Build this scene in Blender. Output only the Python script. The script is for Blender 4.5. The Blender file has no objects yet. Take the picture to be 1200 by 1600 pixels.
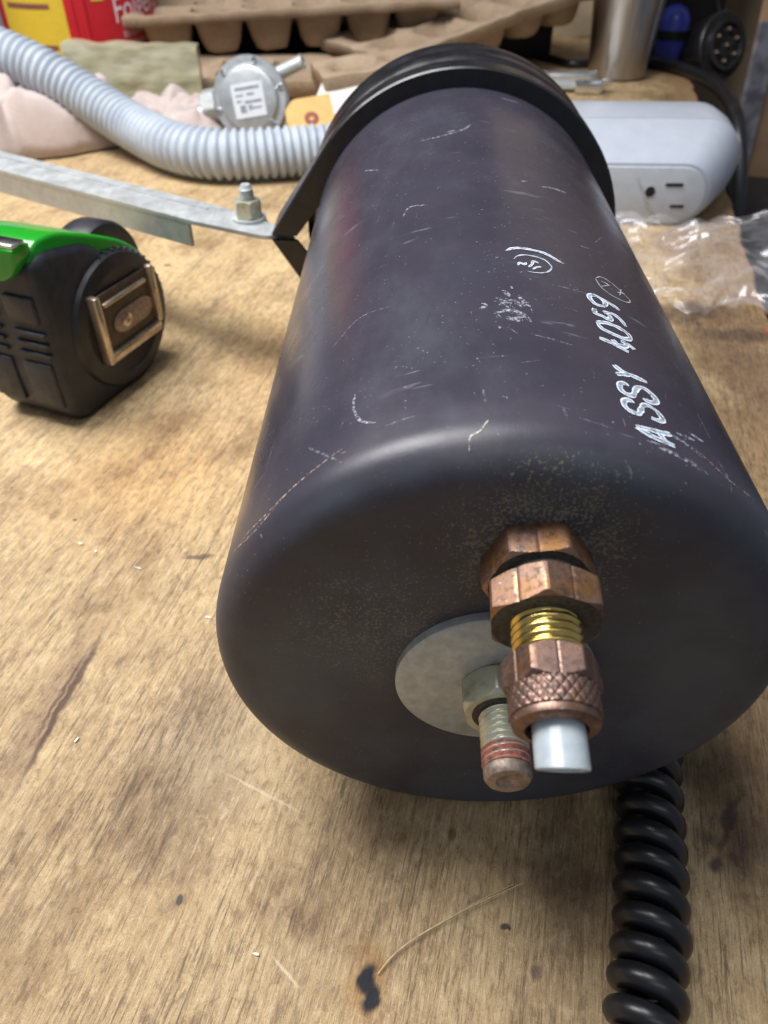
import bpy, bmesh, math, random
from mathutils import Vector, Matrix, noise as mnoise

# ------------------------------------------------------------------ camera
scene = bpy.context.scene
COL = scene.collection
R_ = math.radians
PI = math.pi
cam_d = bpy.data.cameras.new("camera")
cam = bpy.data.objects.new("camera", cam_d)
COL.objects.link(cam)
cam.location = (0.0, 0.0, 0.17)
cam.rotation_euler = (PI / 2 - 0.7192, 0, 0)
cam_d.sensor_fit = 'VERTICAL'
cam_d.sensor_height = 36.0
cam_d.lens = 36.0 * 1160.0 / 1600.0
cam_d.clip_start = 0.005
cam_d.clip_end = 50
cam_d.dof.use_dof = True
cam_d.dof.focus_distance = 0.148
cam_d.dof.aperture_fstop = 25.0
scene.camera = cam

# ------------------------------------------------------------------ world and lamps
world = bpy.data.worlds.new("World")
scene.world = world
world.use_nodes = True
bg = world.node_tree.nodes["Background"]
bg.inputs[0].default_value = (0.80, 0.88, 1.0, 1)
bg.inputs[1].default_value = 0.24


def area(name, loc, target, sx, sy, power, color, spread=180):
    d = bpy.data.lights.new(name, 'AREA')
    d.shape = 'RECTANGLE'
    d.size, d.size_y = sx, sy
    d.energy = power
    d.color = color
    d.spread = R_(spread)
    o = bpy.data.objects.new(name, d)
    COL.objects.link(o)
    o.location = loc
    o.rotation_euler = (Vector(target) - Vector(loc)).to_track_quat('-Z', 'Y').to_euler()
    return o


area("ceiling_tube_light", (-0.30, 0.34, 0.72), (-0.02, 0.24, 0.0), 0.34, 0.60, 13.2, (1.0, 0.985, 0.97))
area("second_tube_light", (0.15, -0.75, 1.55), (0.02, 0.15, 0.0), 1.2, 0.25, 3.0, (0.90, 0.95, 1.0))

scene.view_settings.view_transform = 'Standard'
scene.view_settings.look = 'None'
scene.view_settings.exposure = 0.0
scene.view_settings.gamma = 1.0
scene.view_settings.use_curve_mapping = False
scene.render.engine = 'CYCLES'
scene.cycles.use_denoising = True
scene.cycles.max_bounces = 8
scene.cycles.transparent_max_bounces = 12

random.seed(7)

# ------------------------------------------------------------------ material helper


class Mat:
    def __init__(s, name, **kw):
        s.m = bpy.data.materials.new(name)
        s.m.use_nodes = True
        s.t = s.m.node_tree
        s.b = s.t.nodes["Principled BSDF"]
        s.out = s.t.nodes["Material Output"]
        s._oc = None
        s.set(**kw)

    def _in(s, sock, v):
        if isinstance(v, bpy.types.NodeSocket):
            s.t.links.new(v, sock)
        elif v is not None:
            if sock.type == 'RGBA' and len(v) == 3:
                v = (*v, 1)
            sock.default_value = v

    def set(s, **kw):
        names = dict(color='Base Color', rough='Roughness', metal='Metallic', spec='Specular IOR Level',
                     trans='Transmission Weight', sss='Subsurface Weight', sssr='Subsurface Radius',
                     ssss='Subsurface Scale', coat='Coat Weight', coatr='Coat Roughness', ior='IOR',
                     alpha='Alpha', normal='Normal', aniso='Anisotropic', emit='Emission Color', emits='Emission Strength',
                     sheen='Sheen Weight')
        for k, v in kw.items():
            s._in(s.b.inputs[names[k]], v)
        return s

    def n(s, typ, ins=None, **attrs):
        nd = s.t.nodes.new(typ)
        for k, v in attrs.items():
            setattr(nd, k, v)
        for k, v in (ins or {}).items():
            s._in(nd.inputs[k], v)
        return nd

    def oc(s):
        if s._oc is None:
            s._oc = s.t.nodes.new('ShaderNodeTexCoord').outputs['Object']
        return s._oc

    def uv(s):
        return s.t.nodes.new('ShaderNodeTexCoord').outputs['UV']

    def map(s, vec=None, scale=(1, 1, 1), loc=(0, 0, 0), rot=(0, 0, 0), typ='POINT'):
        return s.n('ShaderNodeMapping', {'Vector': vec or s.oc(), 'Location': loc, 'Rotation': rot, 'Scale': scale},
                   vector_type=typ).outputs[0]

    def noise(s, scale, detail=4, rough=0.55, vec=None, dist=0.0):
        return s.n('ShaderNodeTexNoise', {'Vector': vec or s.oc(), 'Scale': scale, 'Detail': detail,
                                          'Roughness': rough, 'Distortion': dist}).outputs[0]

    def voro(s, scale, vec=None, feature='F1'):
        return s.n('ShaderNodeTexVoronoi', {'Vector': vec or s.oc(), 'Scale': scale}, feature=feature).outputs[0]

    def ramp(s, fac, stops, interp='LINEAR'):
        nd = s.n('ShaderNodeValToRGB', {0: fac})
        cr = nd.color_ramp
        cr.interpolation = interp
        while len(cr.elements) < len(stops):
            cr.elements.new(0.5)
        for e, (p, c) in zip(cr.elements, stops):
            e.position = p
            e.color = (*c, 1) if len(c) == 3 else c
        return nd.outputs[0]

    def mix(s, fac, a, b, blend='MIX'):
        nd = s.t.nodes.new('ShaderNodeMix')
        nd.data_type = 'RGBA'
        nd.blend_type = blend
        s._in(nd.inputs[0], fac)
        s._in(nd.inputs[6], a)
        s._in(nd.inputs[7], b)
        return nd.outputs[2]

    def math(s, op, a, b=None, clamp=False):
        nd = s.n('ShaderNodeMath', {0: a}, operation=op, use_clamp=clamp)
        if b is not None:
            s._in(nd.inputs[1], b)
        return nd.outputs[0]

    def mr(s, v, a, b, c=0.0, d=1.0, smooth=True):
        return s.n('ShaderNodeMapRange', {0: v, 1: a, 2: b, 3: c, 4: d},
                   interpolation_type='SMOOTHSTEP' if smooth else 'LINEAR').outputs[0]

    def bump(s, h, strength=0.3, dist=0.001):
        s.set(normal=s.n('ShaderNodeBump', {'Height': h, 'Strength': strength, 'Distance': dist}).outputs[0])
        return s

    def sep(s, vec=None):
        return s.n('ShaderNodeSeparateXYZ', {0: vec or s.oc()}).outputs

    def length(s, vec):
        return s.n('ShaderNodeVectorMath', {0: vec}, operation='LENGTH').outputs['Value']

    def vadd(s, a, b):
        return s.n('ShaderNodeVectorMath', {0: a, 1: b}, operation='ADD').outputs[0]

    def translucent_mix(s, fac):
        tr = s.t.nodes.new('ShaderNodeBsdfTransparent')
        mx = s.t.nodes.new('ShaderNodeMixShader')
        s._in(mx.inputs[0], fac)
        s.t.links.new(tr.outputs[0], mx.inputs[1])
        s.t.links.new(s.b.outputs[0], mx.inputs[2])
        s.t.links.new(mx.outputs[0], s.out.inputs[0])
        return s


def simple(name, color, rough=0.5, metal=0.0, nscale=300, var=0.25, bump=0.15, bdist=0.0004, **kw):
    m = Mat(name, rough=rough, metal=metal, **kw)
    f = m.noise(nscale, 5, 0.6)
    dark = tuple(c * (1 - var) for c in color)
    lite = tuple(min(1, c * (1 + var)) for c in color)
    m.set(color=m.ramp(f, [(0.3, dark), (0.7, lite)]))
    m.set(rough=m.mr(m.noise(nscale * .4, 3), .3, .7, max(0.02, rough - .08), min(1, rough + .08)))
    if bump:
        m.bump(f, bump, bdist)
    return m.m


# ------------------------------------------------------------------ mesh helpers


def mesh_obj(name, verts, faces, mat, parent=None, smooth=True, angle=40, uvs=None, loc=None, rot=None, mats=None, fmat=None):
    me = bpy.data.meshes.new(name)
    me.from_pydata([tuple(v) for v in verts], [], faces)
    for mm in (mats or [mat]):
        me.materials.append(mm)
    if fmat:
        me.polygons.foreach_set('material_index', fmat)
    if uvs:
        lay = me.uv_layers.new(name='UVMap')
        for l in me.loops:
            lay.data[l.index].uv = uvs[l.vertex_index]
    bm = bmesh.new()
    bm.from_mesh(me)
    bmesh.ops.recalc_face_normals(bm, faces=bm.faces)
    bm.to_mesh(me)
    bm.free()
    if smooth:
        me.polygons.foreach_set('use_smooth', [True] * len(me.polygons))
        me.set_sharp_from_angle(angle=R_(angle))
    o = bpy.data.objects.new(name, me)
    COL.objects.link(o)
    if parent:
        o.parent = parent
    if loc is not None:
        o.location = loc
    if rot is not None:
        o.rotation_euler = rot
    return o


def thing(name, label, cat, loc=(0, 0, 0), rot=(0, 0, 0), group=None):
    o = bpy.data.objects.new(name, None)
    COL.objects.link(o)
    o.empty_display_size = 0.01
    o.location = loc
    o.rotation_euler = rot
    return tag(o, label, cat, group)


def tag(o, label, cat, group=None):
    o['label'] = label
    o['category'] = cat
    if group:
        o['group'] = group
    return o


def struct(o):
    o['kind'] = 'structure'
    return o


def lathe(profile, seg=64, axis='y', center=(0, 0, 0), sgn=1):
    """profile: (radius, height). Returns verts, faces around the axis through center."""
    V, F, rings = [], [], []
    for r, h in profile:
        if r < 1e-7:
            rings.append([len(V)])
            V.append((0, 0, h))
        else:
            rings.append(list(range(len(V), len(V) + seg)))
            for k in range(seg):
                a = 2 * PI * k / seg
                V.append((r * math.cos(a), r * math.sin(a), h))
    for A, B in zip(rings, rings[1:]):
        for k in range(seg):
            k2 = (k + 1) % seg
            if len(A) == 1 and len(B) == 1:
                continue
            if len(A) == 1:
                F.append((A[0], B[k], B[k2]))
            elif len(B) == 1:
                F.append((A[k], B[0], A[k2]))
            else:
                F.append((A[k], B[k], B[k2], A[k2]))
    return orient(V, axis, center, sgn), F


def orient(V, axis, center=(0, 0, 0), sgn=1):
    cx, cy, cz = center
    if axis == 'y':
        return [(cx + x, cy + sgn * z, cz + y) for x, y, z in V]
    if axis == 'x':
        return [(cx + sgn * z, cy + x, cz + y) for x, y, z in V]
    return [(cx + x, cy + y, cz + sgn * z) for x, y, z in V]


def ring_surface(rfun, hs, seg, caps=(True, True)):
    """rfun(i_h, angle) -> radius"""
    V, F = [], []
    for i, h in enumerate(hs):
        for k in range(seg):
            a = 2 * PI * k / seg
            r = rfun(i, a)
            V.append((r * math.cos(a), r * math.sin(a), h))
    for i in range(len(hs) - 1):
        for k in range(seg):
            k2 = (k + 1) % seg
            F.append((i * seg + k, (i + 1) * seg + k, (i + 1) * seg + k2, i * seg + k2))
    for end, i in zip(caps, (0, len(hs) - 1)):
        if end:
            c = len(V)
            V.append((0, 0, hs[i]))
            for k in range(seg):
                F.append((c, i * seg + k, i * seg + (k + 1) % seg))
    return V, F


def hex_nut(af, h, rot=0.0, chamf=0.0006, groove=True, hole=0.0, seg=144):
    """hex prism with turned chamfers; optional tool line down the middle of each flat"""
    ap = af / 2
    rc = ap / math.cos(PI / 6)

    def hexr(a):
        b = ((a - rot + PI / 6) % (PI / 3)) - PI / 6
        r = ap / math.cos(b)
        r = min(r, rc * 0.985)
        if groove and abs(b) < 0.024:
            r -= 0.00012
        return r
    rl = ap * 1.02
    hs = [0, chamf, chamf + 1e-5, h - chamf - 1e-5, h - chamf, h]

    def rf(i, a):
        r = hexr(a)
        if i in (0, 5):
            return min(r, rl)
        return r
    # extra steps so the chamfer curves over the corners
    n = 5
    hs = [chamf * k / n for k in range(n)] + [chamf, h - chamf] + [h - chamf + chamf * (k + 1) / n for k in range(n)]

    def rf2(i, a):
        r = hexr(a)
        hh = hs[i]
        d = min(hh, h - hh)
        lim = rl + (rc - rl) * min(1, d / chamf)
        return min(r, lim)
    V, F = ring_surface(rf2, hs, seg)
    return V, F


def thread(r, pitch, length, depth, seg=48, per=8, tip=0.0):
    n = max(2, int(length / pitch * per))
    hs = [length * i / n for i in range(n + 1)]

    def rf(i, a):
        ph = (hs[i] / pitch - a / (2 * PI)) % 1.0
        t = abs(ph - .5) * 2
        rr = r - depth * (t ** 1.3)
        if tip and hs[i] > length - tip:
            rr = min(rr, r - depth - (hs[i] - (length - tip)) * .55)
        return rr
    return ring_surface(rf, hs, seg)


def bevel_box(sx, sy, sz, bev=0.001, seg=2, center=(0, 0, 0)):
    bm = bmesh.new()
    bmesh.ops.create_cube(bm, size=1)
    bmesh.ops.scale(bm, vec=(sx, sy, sz), verts=bm.verts)
    if bev > 0:
        bmesh.ops.bevel(bm, geom=list(bm.edges), offset=bev, segments=seg, profile=.5, affect='EDGES')
    bmesh.ops.translate(bm, vec=center, verts=bm.verts)
    bm.verts.index_update()
    V = [tuple(v.co) for v in bm.verts]
    F = [tuple(v.index for v in f.verts) for f in bm.faces]
    bm.free()
    return V, F


def join(*parts):
    V, F = [], []
    for v, f in parts:
        o = len(V)
        V += list(v)
        F += [tuple(i + o for i in ff) for ff in f]
    return V, F


def xf(part, mat):
    V, F = part
    return [tuple(mat @ Vector(v)) for v in V], F


def catmull(P, n):
    P = [Vector(p) for p in P]
    out = []
    for i in range(len(P) - 1):
        p0 = P[max(i - 1, 0)]
        p1, p2 = P[i], P[i + 1]
        p3 = P[min(i + 2, len(P) - 1)]
        for k in range(n):
            t = k / n
            out.append(.5 * ((2 * p1) + (p2 - p0) * t + (2 * p0 - 5 * p1 + 4 * p2 - p3) * t * t + (3 * p1 - p0 - 3 * p2 + p3) * t ** 3))
    out.append(P[-1])
    return out


def resample(P, step):
    L = [0]
    for a, b in zip(P, P[1:]):
        L.append(L[-1] + (b - a).length)
    n = int(L[-1] / step)
    out, j = [], 0
    for i in range(n + 1):
        d = i * step
        while j < len(L) - 2 and L[j + 1] < d:
            j += 1
        t = (d - L[j]) / max(1e-9, L[j + 1] - L[j])
        out.append(P[j].lerp(P[j + 1], t))
    return out


def sweep(P, rad, seg=12, cap=True, up=(0, 0, 1)):
    """rad: number or function(index) ; P list of Vector"""
    P = [Vector(p) for p in P]
    V, F = [], []
    prev = None
    for i, p in enumerate(P):
        t = (P[min(i + 1, len(P) - 1)] - P[max(i - 1, 0)]).normalized()
        if prev is None:
            a = Vector(up)
            if abs(a.dot(t)) > .95:
                a = Vector((1, 0, 0))
            nrm = (a - t * a.dot(t)).normalized()
        else:
            nrm = (prev - t * prev.dot(t)).normalized()
        prev = nrm
        bn = t.cross(nrm)
        r = rad(i) if callable(rad) else rad
        for k in range(seg):
            an = 2 * PI * k / seg
            V.append(tuple(p + nrm * (r * math.cos(an)) + bn * (r * math.sin(an))))
    for i in range(len(P) - 1):
        for k in range(seg):
            k2 = (k + 1) % seg
            F.append((i * seg + k, i * seg + k2, (i + 1) * seg + k2, (i + 1) * seg + k))
    if cap:
        F.append(tuple(range(seg)))
        F.append(tuple((len(P) - 1) * seg + k for k in range(seg)))
    return V, F


def prism(outline, y0, y1, bev=0.0):
    """outline (x,z) extruded along y, bevelled"""
    bm = bmesh.new()
    vs = [bm.verts.new((x, y0, z)) for x, z in outline]
    f = bm.faces.new(vs)
    r = bmesh.ops.extrude_face_region(bm, geom=[f])
    bmesh.ops.translate(bm, vec=(0, y1 - y0, 0), verts=[e for e in r['geom'] if isinstance(e, bmesh.types.BMVert)])
    bmesh.ops.recalc_face_normals(bm, faces=bm.faces)
    if bev:
        ed = [e for e in bm.edges if abs(e.verts[0].co.y - e.verts[1].co.y) < 1e-6]
        bmesh.ops.bevel(bm, geom=ed, offset=bev, segments=3, profile=.5, affect='EDGES', clamp_overlap=True)
    bm.verts.index_update()
    V = [tuple(v.co) for v in bm.verts]
    F = [tuple(v.index for v in ff.verts) for ff in bm.faces]
    bm.free()
    return V, F


def rounded(outline, rr, n=5):
    """round the corners of a polygon [(x,y)]"""
    out = []
    N = len(outline)
    for i in range(N):
        p = Vector(outline[i])
        a = Vector(outline[i - 1])
        b = Vector(outline[(i + 1) % N])
        r = rr[i] if isinstance(rr, (list, tuple)) else rr
        da, db = (a - p), (b - p)
        r = min(r, da.length * .49, db.length * .49)
        s, e = p + da.normalized() * r, p + db.normalized() * r
        for k in range(n + 1):
            t = k / n
            q = s * (1 - t) ** 2 + p * 2 * t * (1 - t) + e * t * t
            out.append((q.x, q.y))
    return out


def text_mesh(body, size):
    cu = bpy.data.curves.new('letters', 'FONT')
    cu.body = body
    cu.size = size
    cu.resolution_u = 3
    o = bpy.data.objects.new('letters', cu)
    COL.objects.link(o)
    dg = bpy.context.evaluated_depsgraph_get()
    me = bpy.data.meshes.new_from_object(o.evaluated_get(dg))
    V = [tuple(v.co) for v in me.vertices]
    F = [tuple(p.vertices) for p in me.polygons]
    bpy.data.objects.remove(o)
    bpy.data.curves.remove(cu)
    bpy.data.meshes.remove(me)
    return V, F


# ================================================================== workbench top
ANG = R_(-13.5)                      # grain and right edge run this way
RZ = Matrix.Rotation(ANG, 4, 'Z')
RZI = RZ.inverted()


def tl(x, y):                        # world -> table-local
    v = RZI @ Vector((x, y, 0))
    return v.x, v.y


EDGE = tl(0.192, 0.345)[0]


def wood_material():
    m = Mat('worn_plywood', rough=0.62, spec=0.35)
    o = m.oc()
    xs = m.sep(o)
    big = m.noise(9, 4, .55, m.map(o, (1, .55, 1)))
    med = m.noise(42, 5, .6, m.map(o, (1, .42, 1)), .4)
    band = m.noise(75, 5, .62, m.map(o, (1, .05, 1)), .3)
    streak = m.noise(330, 5, .66, m.map(o, (1, .035, 1)), .3)
    fibre = m.noise(1500, 6, .78, m.map(o, (1, .075, 1)), .4)
    dash = m.noise(820, 6, .76, m.map(m.vadd(o, (1.3, .7, 0)), (1, .05, 1)), .5)
    mott = m.noise(420, 8, .80, m.map(m.vadd(o, (2.2, .4, 0)), (1, .55, 1)), .6)
    blotch = m.noise(110, 6, .68, m.map(o, (1, .5, 1)), .5)
    grit = m.noise(2600, 3, .7)
    col = m.ramp(med, [(.22, (.36, .24, .115)), (.45, (.49, .345, .178)), (.62, (.56, .41, .225)), (.85, (.63, .485, .285))])
    # warmer, lighter tone further back
    warm = m.math('MULTIPLY', m.mr(xs[1], .06, .26), m.mr(big, .34, .64, .25, 1))
    col = m.mix(m.math('MULTIPLY', warm, .8), col, (.62, .435, .215))
    col = m.mix(m.math('MULTIPLY', m.mr(blotch, .50, .68), .42), col, (.29, .19, .10))
    col = m.mix(m.math('MULTIPLY', m.mr(band, .50, .70), .28), col, (.25, .16, .09))
    strong = m.mr(m.noise(48, 5, .65, m.map(m.vadd(o, (7, 3, 0)), (1, .3, 1)), .5), .36, .58, .22, 1)
    col = m.mix(m.math('MULTIPLY', m.mr(streak, .51, .62), m.math('MULTIPLY', strong, .38)), col, (.21, .135, .08))
    col = m.mix(m.math('MULTIPLY', m.mr(mott, .51, .60), .55), col, (.20, .135, .08))
    col = m.mix(m.math('MULTIPLY', m.mr(mott, .47, .39), .45), col, (.74, .57, .34))
    col = m.mix(m.math('MULTIPLY', m.mr(dash, .55, .62), m.math('MULTIPLY', strong, .66)), col, (.10, .068, .042))
    col = m.mix(m.math('MULTIPLY', m.mr(fibre, .53, .60), m.math('MULTIPLY', strong, .66)), col, (.12, .08, .05))
    col = m.mix(m.math('MULTIPLY', m.mr(fibre, .46, .40), .40), col, (.74, .60, .39))
    col = m.mix(m.mr(grit, .40, .70, 0, .30), col, (.17, .12, .08))
    # grey grime, heavier in worn patches and towards the right side of the bench
    grime = m.noise(30, 6, .68, m.vadd(m.map(o, (1, .7, 1)), (3.1, 1.7, 0)))
    side = m.mr(xs[0], .035, .10, 0.0, .22)
    col = m.mix(m.math('MULTIPLY', m.mr(m.math('ADD', grime, side), .46, .70), .74), col, (.44, .37, .34), 'MULTIPLY')
    # greyer and slightly darker towards the front of the bench
    front = m.mr(xs[1], .24, .02, 0, .55)
    col = m.mix(m.math('MULTIPLY', front, m.mr(med, .25, .7)), col, (.80, .79, .80), 'MULTIPLY')
    warp = m.n('ShaderNodeTexNoise', {'Vector': o, 'Scale': 160, 'Detail': 4}).outputs[1]
    warp = m.n('ShaderNodeVectorMath', {0: warp, 1: (.5, .5, .5)}, operation='SUBTRACT').outputs[0]

    def blot(x, y, rx, ry, color, a=0, amt=1.0, soft=.5, wob=.004):
        nonlocal col
        lx, ly = tl(x, y)
        w = m.n('ShaderNodeVectorMath', {0: warp, 1: (wob, wob, 0)}, operation='MULTIPLY').outputs[0]
        v = m.map(m.vadd(o, w), (rx, ry, 10.0), (lx, ly, 0), (0, 0, R_(a)), 'TEXTURE')
        fac = m.math('MULTIPLY', m.mr(m.length(v), 1 + soft, 1 - soft), amt)
        if rx * ry > 2e-5 and a != 5:        # broad stains and painted shadow darken the wood but let its grain show
            col = m.mix(fac, col, tuple(min(1.4, c / k) for c, k in zip(color, (.46, .33, .18))), 'MULTIPLY')
        else:
            col = m.mix(fac, col, color)

    dk = (.03, .022, .022)
    blot(-.0034, .0500, .0034, .0064, (.30, .14, .035), 5, .6, .7, .004)      # scorch halo
    blot(-.0036, .0508, .0018, .0030, (.011, .012, .017), 15, 1, .35, .0042)  # burn
    blot(-.0026, .0470, .0016, .0029, (.011, .012, .017), -8, 1, .35, .0042)
    blot(-.0860, .1165, .0010, .023, (.075, .038, .032), 5, .85, .5, .0035)
    blot(-.0876, .1190, .0005, .014, (.09, .05, .04), 3, .7, .5, .003)       # long stain in the grain
    blot(-.0905, .1130, .0042, .028, (.22, .14, .085), 4, .6, .6, .005)
    blot(.040, .074, .0060, .017, (.13, .09, .062), 8, .55, .7, .008)  # cast shadow of the fittings painted on the wood, with some staining
    blot(.0815, .0835, .0010, .0085, (.06, .04, .035), -22, .75, .7, .009)     # drips right of the cord
    blot(.0745, .0735, .0015, .0016, (.045, .035, .04), 0, .8, .6, .005)
    blot(.0755, .0795, .0022, .0016, (.06, .042, .035), 0, .6, .8, .009)
    blot(.0800, .0745, .0010, .0014, (.09, .04, .03), 0, .6, .7, .006)
    blot(.085, .078, .006, .009, (.16, .11, .08), 0, .6, .8, .012)
    blot(.080, .096, .012, .010, (.06, .048, .04), 0, .6, .8, .01)
    blot(.0256, .0605, .0010, .0006, dk, 30, .85, .4, .001)
    blot(.0265, .0602, .0004, .0004, dk, 0, .8, .4, .001)
    blot(.0159, .0805, .0010, .0015, dk, 0, .6, .5, .002)
    blot(.0310, .0520, .0010, .0016, (.09, .04, .05), 0, .6, .5, .002)
    blot(-.060, .172, .0050, .0012, dk, 20, .7, .5, .003)
    blot(-.047, .164, .0060, .0010, dk, 25, .5, .6, .003)
    blot(-.1060, .190, .0006, .0006, dk, 0, .8, .4, .0005)
    blot(-.1213, .404, .0022, .0016, dk, 0, .8, .4, .001)
    blot(-.030, .3, .030, .05, (.36, .20, .085), 0, .45, .9, .02)
    blot(-.085, .215, .03, .03, (.48, .27, .10), 0, .45, .9, .02)
    blot(-.13, .23, .015, .02, (.60, .45, .28), 0, .5, .9, .02)
    blot(-.155, .222, .004, .02, (.25, .18, .13), 30, .6, .6, .004)
    blot(-.047, .10, .014, .022, (.25, .19, .13), 10, .5, .8, .012)
    blot(.165, .29, .02, .05, (.17, .115, .09), 10, .55, .9, .02)
    blot(.150, .345, .025, .010, (.10, .07, .055), 20, .7, .6, .02)
    blot(.172, .322, .022, .006, (.09, .065, .055), 10, .6, .6, .015)
    blot(-.0445, .0660, .0007, .0012, (.05, .05, .05), 10, .9, .3, .001)
    blot(-.062, .0905, .0004, .0075, (.10, .07, .05), 6, .7, .5, .001)
    blot(-.029, .0905, .010, .0004, (.62, .52, .38), -14, .5, .5, .001)       # pale scrapes
    blot(-.020, .0520, .0038, .0003, (.66, .56, .40), -30, .6, .5, .0006)
    # worn red paint along the right edge
    en = m.noise(90, 5, .7)
    ed = m.mr(m.math('ADD', xs[0], m.math('MULTIPLY', en, .012)), EDGE + .0015, EDGE + .0042)
    ed = m.math('MULTIPLY', ed, m.mr(m.noise(38, 4, .6), .50, .62))
    redcol = m.ramp(m.noise(120, 4), [(.3, (.26, .03, .02)), (.6, (.55, .045, .03)), (.75, (.45, .22, .17))])
    col = m.mix(m.math('MULTIPLY', ed, .9), col, redcol)
    m.set(color=col)
    m.set(rough=m.mr(med, .3, .7, .50, .70))
    h = m.math('ADD', m.math('MULTIPLY', m.math('ADD', fibre, dash), -.5), m.math('MULTIPLY', grit, .25))
    m.bump(h, .8, .0006)
    return m.m


def build_tabletop():
    # a board with a nibbled right edge
    V, F = [], []
    ys = [-0.35 + i * 0.004 for i in range(int(1.75 / .004) + 1)]
    xl = -1.1
    t = -.028
    for y in ys:
        j = (mnoise.noise(Vector((3.3, y * 45, 0))) * .0022 + mnoise.noise(Vector((9.1, y * 170, 0))) * .0010)
        x = EDGE + j
        V += [(xl, y, 0), (x - .0015, y, 0), (x, y, -.0015), (x - .0006, y, t), (xl, y, t)]
    for i in range(len(ys) - 1):
        a, b = i * 5, (i + 1) * 5
        for k in range(5):
            k2 = (k + 1) % 5
            F.append((a + k, b + k, b + k2, a + k2))
    F.append((0, 1, 2, 3, 4))
    e = (len(ys) - 1) * 5
    F.append((e, e + 1, e + 2, e + 3, e + 4))
    return mesh_obj('tabletop', V, F, wood_material(), smooth=False, rot=(0, 0, ANG))


struct(build_tabletop())

m_wall = simple('dark_workshop_wall', (.045, .036, .030), .85, nscale=6, var=.4, bump=0)
struct(mesh_obj('wall', *bevel_box(4.0, .04, 2.4, 0, 1, (0, 1.62, .45)), m_wall, smooth=False))
m_floor = simple('dark_concrete_floor', (.030, .027, .025), .8, nscale=8, var=.3, bump=0)
struct(mesh_obj('floor', *bevel_box(4.0, 3.4, .04, 0, 1, (0, .3, -.80)), m_floor, smooth=False))

# ================================================================== canister
RAD = .0542
SH = .0072                # shoulder radius
yaw, tilt = .0317, .020
Aax = Vector((math.sin(yaw) * math.cos(tilt), math.cos(yaw) * math.cos(tilt), math.sin(tilt)))
Bax = Vector((math.cos(yaw), -math.sin(yaw), 0))
Cax = Bax.cross(Aax)
c0 = Vector((.02154, .08461, .05430))
can_root = thing('canister', 'dark purple-black metal canister lying on its side with white stamped part number', 'canister')
base = c0 - Cax * RAD
CM = Matrix(((Bax.x, Aax.x, Cax.x, base.x), (Bax.y, Aax.y, Cax.y, base.y), (Bax.z, Aax.z, Cax.z, base.z), (0, 0, 0, 1)))
can_root.matrix_world = CM
CMI = CM.inverted()


def to_can(VF):
    return xf(VF, CMI)


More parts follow.
